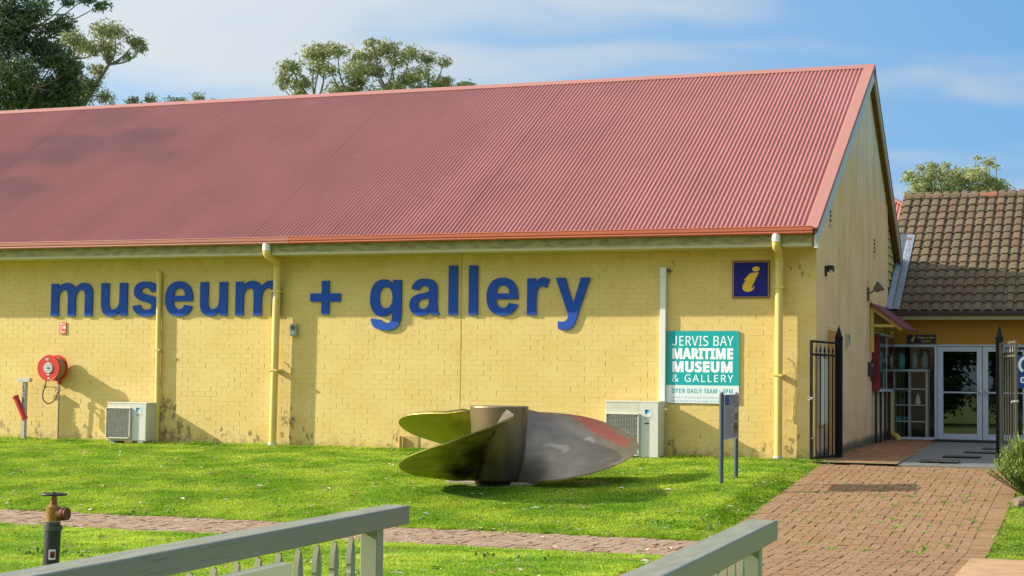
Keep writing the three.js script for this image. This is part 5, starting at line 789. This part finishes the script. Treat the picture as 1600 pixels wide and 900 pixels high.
tree('thin treetop just over the ridge, the left one of two', 'gum trees behind the museum', [-28, -25], [[-28, 8.5, -25], [-28.4, 10.2, -24.8], [-27.7, 10.2, -25]], [[-28.7,10.93,-24.6,0.18],[-28.4,11.03,-24.7,0.23],[-28.0,11.15,-24.9,0.25],[-27.6,11.11,-25.0,0.28],[-27.4,11.04,-25.1,0.18],[-29.0,10.88,-24.5,0.11],[-28.1,10.85,-24.8,0.32],[-28.5,10.75,-24.7,0.28],[-27.6,10.86,-25.0,0.28]], { seed: 121, a: [0.14, 0.19, 0.08], b: [0.27, 0.33, 0.13], n: 4800, r0: 0.25, r1: 0.1 });
tree('thin treetop just over the ridge, the right one of two', 'gum trees behind the museum', [-27.3, -27.4], [[-27.3, 9, -27.3], [-27.2, 10.6, -27.2]], [[-27.9,11.38,-27.0,0.17],[-27.3,11.53,-27.2,0.24],[-27.1,11.48,-27.3,0.19],[-27.6,11.43,-27.1,0.19],[-27.0,11.34,-27.4,0.17],[-27.5,11.24,-27.2,0.28]], { seed: 125, a: [0.15, 0.20, 0.07], b: [0.30, 0.35, 0.12], n: 4800, r0: 0.22, r1: 0.09 });
tree('olive gum tree with leaning pale branch beside the dark tree', 'gum trees behind the museum', [-31.6, -23.6], [[-31.2, 9.6, -23.7], [-30.4, 11.4, -23.9], [-29.6, 12.4, -24.2], [-30.8, 12.6, -23.8]], [[-29.6,13.69,-24.1,0.41],[-29.4,13.49,-24.2,0.41],[-29.0,13.36,-24.4,0.32],[-28.8,13.15,-24.4,0.23],[-29.1,12.8,-24.3,0.23],[-30.5,13.2,-23.8,0.46],[-30.9,13.19,-23.7,0.37],[-30.2,13.0,-23.9,0.37],[-29.9,13.14,-24.0,0.37],[-30.7,12.44,-23.8,0.37],[-30.3,12.31,-23.9,0.32],[-30.5,11.69,-23.9,0.41],[-30.2,11.49,-24.0,0.37],[-29.8,11.28,-24.2,0.32],[-30.0,11.69,-24.1,0.28],[-30.4,11.14,-24.0,0.37],[-29.8,10.96,-24.2,0.21],[-29.6,12.73,-24.2,0.23],[-30.9,11.27,-23.8,0.37]], { seed: 131, flat: 0.85, a: [0.16, 0.19, 0.055], b: [0.36, 0.38, 0.12] });
tree('large dark green tree filling the upper left corner', null, [-31.2, -20.6], [[-31.2, 9, -20.6], [-30.2, 11, -20.8], [-31.4, 11.6, -20.5], [-30.8, 13, -20.6]], [[-29.9,13.63,-20.8,0.44],[-29.6,13.3,-20.9,0.39],[-29.9,13.1,-20.8,0.26],[-30.4,13.49,-20.6,0.48],[-31.0,13.61,-20.4,0.57],[-28.3,13.95,-21.4,0.26],[-28.6,14.12,-21.3,0.28],[-29.0,13.9,-21.2,0.22],[-31.1,13.09,-20.4,0.61],[-30.7,13.03,-20.5,0.65],[-31.0,12.5,-20.5,0.7],[-30.4,12.51,-20.7,0.65],[-30.0,12.25,-20.9,0.57],[-29.6,12.0,-21.0,0.57],[-29.3,11.74,-21.1,0.44],[-29.3,11.2,-21.2,0.39],[-29.8,11.21,-21.0,0.65],[-30.4,11.4,-20.7,0.74],[-31.1,11.39,-20.5,0.74],[-31.0,10.61,-20.6,0.74],[-30.4,10.62,-20.8,0.74],[-29.8,10.62,-21.0,0.61],[-29.3,10.5,-21.2,0.35],[-31.9,13.34,-20.1,0.78],[-32.0,12.03,-20.1,0.87],[-32.0,10.73,-20.2,0.87],[-30.9,14.33,-20.4,0.61],[-30.1,14.45,-20.7,0.52]], { seed: 141, name: 'dark_tree', n: 5200, lw: 0.055, flat: 0.85, a: [0.04, 0.085, 0.030], b: [0.13, 0.19, 0.06], hole: 0.34 });
// trees outside the frame: one to the left whose crown dapples the roof, a belt behind the viewer that shows in the glazing
{
  const rr = rng(77), cl = (x, y, z, R0, n, s) => Array.from({ length: n }, () => [x + (rr() - 0.5) * 2 * R0, y + (rr() - 0.5) * 1.3 * R0, z + (rr() - 0.5) * 2 * R0, s * (0.7 + 0.6 * rr())]);
  const at = (x, y, z, d) => [x + sunDir.x * d, y + sunDir.y * d, z + sunDir.z * d];
  const A = at(-15.2, 6.2, -3.6, 24), B = at(-17.3, 5.2, -2.4, 24), Cc = at(-16.9, 4.4, -1.0, 24);
  tree('tall gum tree outside the picture to the left, its crown dappling the roof', null, [A[0] - 1, A[2]], [[A[0] - 1, 11, A[2]], [A[0], A[1] - 1.5, A[2]], [B[0], B[1] - 1, B[2]]], [...cl(...A, 1.1, 12, 0.55), ...cl(...B, 1.0, 12, 0.5), ...cl(...Cc, 0.9, 9, 0.5)], { seed: 151, n: 620, grow: 1, ll: 0.24, lw: 0.08, by: -0.3 });
  const base = tree('bushy tree outside the picture behind the viewer', 'trees behind the viewer', [-6, 46], [[-6, 2.5, 46], [-7, 4, 46], [-5, 4.2, 46.5]], [...cl(-6, 4.5, 46, 2.4, 22, 1.3), ...cl(-6, 1.6, 45.4, 2.4, 16, 1.0)], { seed: 161, n: 420, ll: 0.32, lw: 0.14, by: -0.63, name: 'bushy_tree', a: [0.07, 0.12, 0.02], b: [0.16, 0.22, 0.04] });
  for (const [x, z] of [[-12, 47], [-18, 44], [-0.5, 49], [5, 47], [-25, 46], [11, 46]]) { const c = base.clone(); c.name = numbered('bushy_tree'); c.userData.label = `bushy tree behind the viewer, number ${['two', 'three', 'four', 'five', 'six', 'seven'][used.get('bushy_tree') - 2]} of the belt from the first`; c.position.set(x, -0.63, z); c.rotation.y = x; scene.add(c); }
}
// ------------------------------------------------------------------ shrubs by the right gate
function shrub(label, x, z, y, w, h, seed, a, b, spikes) {
  const t = thing('shrub', label, 'shrub', [x, y, z]), r = rng(seed), q = new QB(true), st = [];
  for (let k = 0; k < spikes; k++) {
    const an = r() * 6.283, sp = Math.pow(r(), 0.6), bx = Math.cos(an) * w * 0.25 * sp, bz = Math.sin(an) * w * 0.25 * sp, tx = Math.cos(an) * w * sp * (0.75 + 0.3 * r()), tz = Math.sin(an) * w * sp * (0.75 + 0.3 * r()), ty = h * (1.05 - 0.65 * sp * sp) * (0.75 + 0.3 * r());
    const p0 = V(bx, 0.02, bz), p1 = V(lerp(bx, tx, 0.6), ty * 0.55, lerp(bz, tz, 0.6)), p2 = V(tx, ty, tz), c = new THREE.QuadraticBezierCurve3(p0, p1, p2);
    if (k % 4 === 0) st.push(new THREE.TubeGeometry(c, 5, 0.006, 4));
    for (let i = 5; i < 26; i++) { const o = c.getPoint(i / 26), n = 3; for (let j = 0; j < n; j++) { const a1 = r() * 6.283, L = 0.045 + 0.035 * r(), up = 0.2 + 0.9 * r(), d = V(Math.cos(a1) * Math.cos(up), Math.sin(up), Math.sin(a1) * Math.cos(up)), s = V(-Math.sin(a1), 0, Math.cos(a1)).multiplyScalar(0.0065), e = o.clone().addScaledVector(d, L), m = o.clone().addScaledVector(d, L * 0.5), cc = mix3(a, b, clamp(0.15 + 0.6 * i / 26 + 0.4 * (r() - 0.5))); q.tri(o.clone().sub(s).toArray(), o.clone().add(s).toArray(), e.toArray(), [0, 0], [0, 0], [0, 0], cc); q.tri(m.clone().sub(s).toArray(), m.clone().add(s).toArray(), e.clone().add(V(0, 0.012, 0)).toArray(), [0, 0], [0, 0], [0, 0], cc); } }
  }
  mesh('stems', st, M(0.10, 0.07, 0.04, 0.9), t); mesh('foliage', q.geo(), leafMat, t); return t;
}
shrub('feathery green shrub at the right edge in front of the open gate', 3.46, 3.0, hPath(3.0), 0.62, 0.86, 201, [0.07, 0.14, 0.018], [0.34, 0.46, 0.06], 420);
shrub('leafy plants behind the iron fence at the right edge', 4.0, -2.4, 0.03, 1.0, 1.5, 202, [0.03, 0.06, 0.012], [0.12, 0.17, 0.03], 420);
{ const r = mesh('garden_rock', [new THREE.IcosahedronGeometry(0.13, 2).scale(1.1, 0.75, 1)], M(0.17, 0.13, 0.085, 0.95)); const p = r.geometry.attributes.position; for (let i = 0; i < p.count; i++) { const s = 1 + 0.25 * n3(p.getX(i) * 6, p.getY(i) * 6, p.getZ(i) * 6); p.setXYZ(i, p.getX(i) * s, p.getY(i) * s, p.getZ(i) * s); } r.geometry.computeVertexNormals(); r.position.set(3.36, hPath(3.95) + 0.03, 3.95); tag(r, 'small brown rock at the path edge under the feathery shrub', 'rock'); }

// ------------------------------------------------------------------ grass
{
  const r = rng(301), fr = new THREE.Frustum(); camera.updateMatrixWorld(); camera.updateProjectionMatrix();
  const tuft = (n, hgt, wid, spread, seed) => { const q = rng(seed), pos = [], nor = []; for (let k = 0; k < n; k++) { const a = q() * 6.283, x = (q() - 0.5) * spread, z = (q() - 0.5) * spread, l = hgt * (0.6 + 0.7 * q()), ln = 0.25 + 0.8 * q(), dx = Math.cos(a) * ln * l, dz = Math.sin(a) * ln * l, sx = -Math.sin(a) * wid / 2, sz = Math.cos(a) * wid / 2, y = l * 0.75; const P = [[x - sx, 0, z - sz], [x + sx, 0, z + sz], [x + dx * 0.4 + sx * 0.8, y * 0.65, z + dz * 0.4 + sz * 0.8], [x + dx * 0.4 - sx * 0.8, y * 0.65, z + dz * 0.4 - sz * 0.8], [x + dx, y, z + dz]]; for (const i of [0, 1, 2, 0, 2, 3, 3, 2, 4]) { pos.push(...P[i]); nor.push(-0.35 * Math.cos(a), 0.93, -0.35 * Math.sin(a)); } } const g = new THREE.BufferGeometry(); g.setAttribute('position', new THREE.Float32BufferAttribute(pos, 3)); g.setAttribute('normal', new THREE.Float32BufferAttribute(nor, 3)); return g; };
  const gm = new THREE.MeshPhysicalMaterial({ color: 0xffffff, roughness: 0.9, specularIntensity: 0.3, side: THREE.DoubleSide, transmission: 0.3, thickness: 0 });
  const left = (z) => 4.65 - 0.775 * (26.54 - z) - 0.8;
  const spots = [], long = [];
  const inProp = (x, z) => { const dx = x + 3.73, dz = z - 4.3; return dx * dx + dz * dz; };
  const bare = (x, z) => clamp(0.9 * sstep(0.55, 0.0, Math.hypot((x + 2.5) / 1.3, (z - 4.0) / 0.42) - 0.45) + 0.75 * sstep(0.5, 0, Math.hypot((x + 4.95) / 0.55, (z - 4.75) / 0.25) - 0.4));
  while (spots.length < 440000) {
    const z = r() * 14.5 + 0.02, t = r(); let x;
    if (t < 0.94) x = left(z) + r() * (pathX0 + 0.08 - left(z)); else x = pathX1 - 0.07 + (r() < 0.7 ? r() * 1.6 : r() * 5);
    if (x > 1 && x < pathX1 - 0.02 + 0.06 * n2(z * 4, 20)) continue;
    if (x > pathX1 - 0.1 && (z < 2.2 || (z > 8.35 && x > 3.05))) continue;
    if (z > 7.66 + 0.05 * n2(x * 3, 1) && z < 9.50 + 0.05 * n2(x * 3, 9) && x < pathX0) continue;
    if (x < pathX0 + 0.1 && x > pathX0 - 0.02 + 0.07 * n2(z * 3, 3) + 0.05 * n2(z * 11, 8)) continue;
    if (z > 12.5 && x > -1.5 && r() < 0.5) continue;
    if (x > -12.9 && x < -11.95 && z < 0.42 || x > -3.4 && x < -2.4 && z < 0.46) { continue; }
    if (inProp(x, z) < 0.25 || r() < bare(x, z)) continue;
    const thin = 0.5 + 0.5 * fb(x * 0.8, z * 0.8, 3); if (r() < 0.30 * (1 - thin)) continue;
    spots.push([x, z]);
  }
  const geos = [tuft(6, 0.032, 0.0055, 0.065, 1), tuft(6, 0.027, 0.006, 0.07, 2)], mt = new THREE.Matrix4(), qt = new THREE.Quaternion(), col = new THREE.Color();
  const lawn = new THREE.Group(); lawn.name = 'grass'; lawn.userData = { kind: 'stuff', label: 'bright green mown lawn around the propeller and paths', category: 'grass' }; scene.add(lawn);
  geos.forEach((g, gi) => {
    const list = spots.filter((_, i) => i % 2 === gi), im = new THREE.InstancedMesh(g, gm, list.length);
    list.forEach(([x, z], i) => { const big = 0.85 + 0.55 * clamp(0.5 + fb(x * 1.3 + 9, z * 1.3, 3)), edge = z < 0.35 ? 1.6 : 1, s = big * edge * (0.75 + 0.5 * r()); mt.compose(V(x, H(x, z) - 0.004, z), qt.setFromAxisAngle(V(0, 1, 0), r() * 6.283), V(s, s * (0.85 + 0.35 * r()), s)); im.setMatrixAt(i, mt);
      const pale = clamp(0.45 + 1.2 * fb(x * 0.55 + 20, z * 0.7, 4) + 0.7 * (r() - 0.5)), dry = r() < 0.05 ? 0.7 : clamp(1.5 * fb(x * 1.3 - 30, z * 1.5, 3) - 0.3); let c = mix3([0.215, 0.420, 0.006], [0.540, 0.680, 0.045], pale); c = mix3(c, [0.50, 0.44, 0.17], dry * 0.6); const v = (0.66 + 0.56 * r()) * (x > 3 ? 0.72 : 1); im.setColorAt(i, col.setRGB(c[0] * v, c[1] * v, c[2] * v)); });
    im.name = 'blades'; im.castShadow = im.receiveShadow = true; lawn.add(im);
  });
  // weeds in the paver joints
  const wt = tuft(9, 0.042, 0.011, 0.06, 7), wi = new THREE.InstancedMesh(wt, gm, weeds.length * 3); weeds.forEach(([x, z, k], i) => { for (let j = 0; j < 3; j++) { const s = (0.50 + 1.25 * k * k) * (j ? 0.7 : 1); mt.compose(V(x + (r() - 0.5) * 0.03 + 0.0, (x > pathX0 ? hPath(z) : -0.62) + 0.006, z + (j - 1) * 0.06), qt.setFromAxisAngle(V(0, 1, 0), r() * 6.283), V(s, s * 0.7, s)); wi.setMatrixAt(i * 3 + j, mt); const v = 0.7 + 0.5 * r(); wi.setColorAt(i * 3 + j, col.setRGB(0.22 * v, 0.38 * v, 0.025 * v)); } }); wi.name = 'joint_weeds'; tag(wi, 'small green weeds growing in the joints of the brick path', 'weeds', null, 'stuff'); scene.add(wi);
  // fallen leaves and bark on the lawn
  const lf = new QB(true); for (let k = 0; k < 1050; k++) { const z = 0.3 + r() * 12.5, x = left(z) + r() * (pathX0 + 0.6 - left(z)); if (z < 1.5 && r() < 0.6) continue; const a = r() * 6.283, L = 0.025 + 0.05 * r() * r() + 0.02 * r(), W = 0.010 + 0.016 * r(), y = (x > pathX0 ? hPath(z) + 0.016 : H(x, z) + 0.022 + 0.016 * r()), d = V(Math.cos(a), 0.25 * (r() - 0.3), Math.sin(a)), s = V(-Math.sin(a), 0.5 * (r() - 0.5), Math.cos(a)).multiplyScalar(W), o = V(x, y, z), pale = r(); const c = pale < 0.5 ? [0.55, 0.48, 0.36] : pale < 0.75 ? [0.34, 0.22, 0.11] : [0.12, 0.08, 0.04]; const A = o.clone().addScaledVector(d, -L), B = o.clone().add(s).add(V(0, 0.008, 0)), C = o.clone().addScaledVector(d, L), D = o.clone().sub(s).add(V(0, 0.004, 0)); lf.quad(A.toArray(), B.toArray(), C.toArray(), D.toArray(), null, c); }
  const lm = mesh('fallen_leaves', lf.geo(), new THREE.MeshStandardMaterial({ vertexColors: true, roughness: 0.8, side: THREE.DoubleSide })); tag(lm, 'dry fallen leaves and bark chips scattered over the lawn and paths', 'leaves', null, 'stuff');
  // low leafy weeds along the lawn edges
  const cl = new QB(true); for (const [cx, cz, n] of [[-0.45, 6.8, 26], [-7.3, 7.5, 18], [-1.2, 10.3, 20], [-5.5, 12.2, 30], [-0.2, 0.4, 30], [-10.9, 0.25, 30], [-1.6, 0.2, 40]]) for (let k = 0; k < n; k++) { const x = cx + (r() - 0.5) * 1.0, z = cz + (r() - 0.5) * 0.4, a = r() * 6.283, L = 0.05 + 0.05 * r(), o = V(x, H(x, z) + 0.01, z), d = V(Math.cos(a), 0.5 + 0.7 * r(), Math.sin(a)).normalize(), s = V(-Math.sin(a), 0, Math.cos(a)).multiplyScalar(0.016), e = o.clone().addScaledVector(d, L), m = o.clone().addScaledVector(d, L * 0.55), v = 0.7 + 0.5 * r(); cl.quad(o.toArray(), m.clone().add(s).toArray(), e.toArray(), m.clone().sub(s).toArray(), null, [0.08 * v, 0.20 * v, 0.025 * v]); }
  const cm = mesh('broadleaf_weeds', cl.geo(), leafMat); tag(cm, 'dark green broadleaf weeds along the edges of the lawn', 'weeds', null, 'stuff');
}
renderer.render(scene, camera);
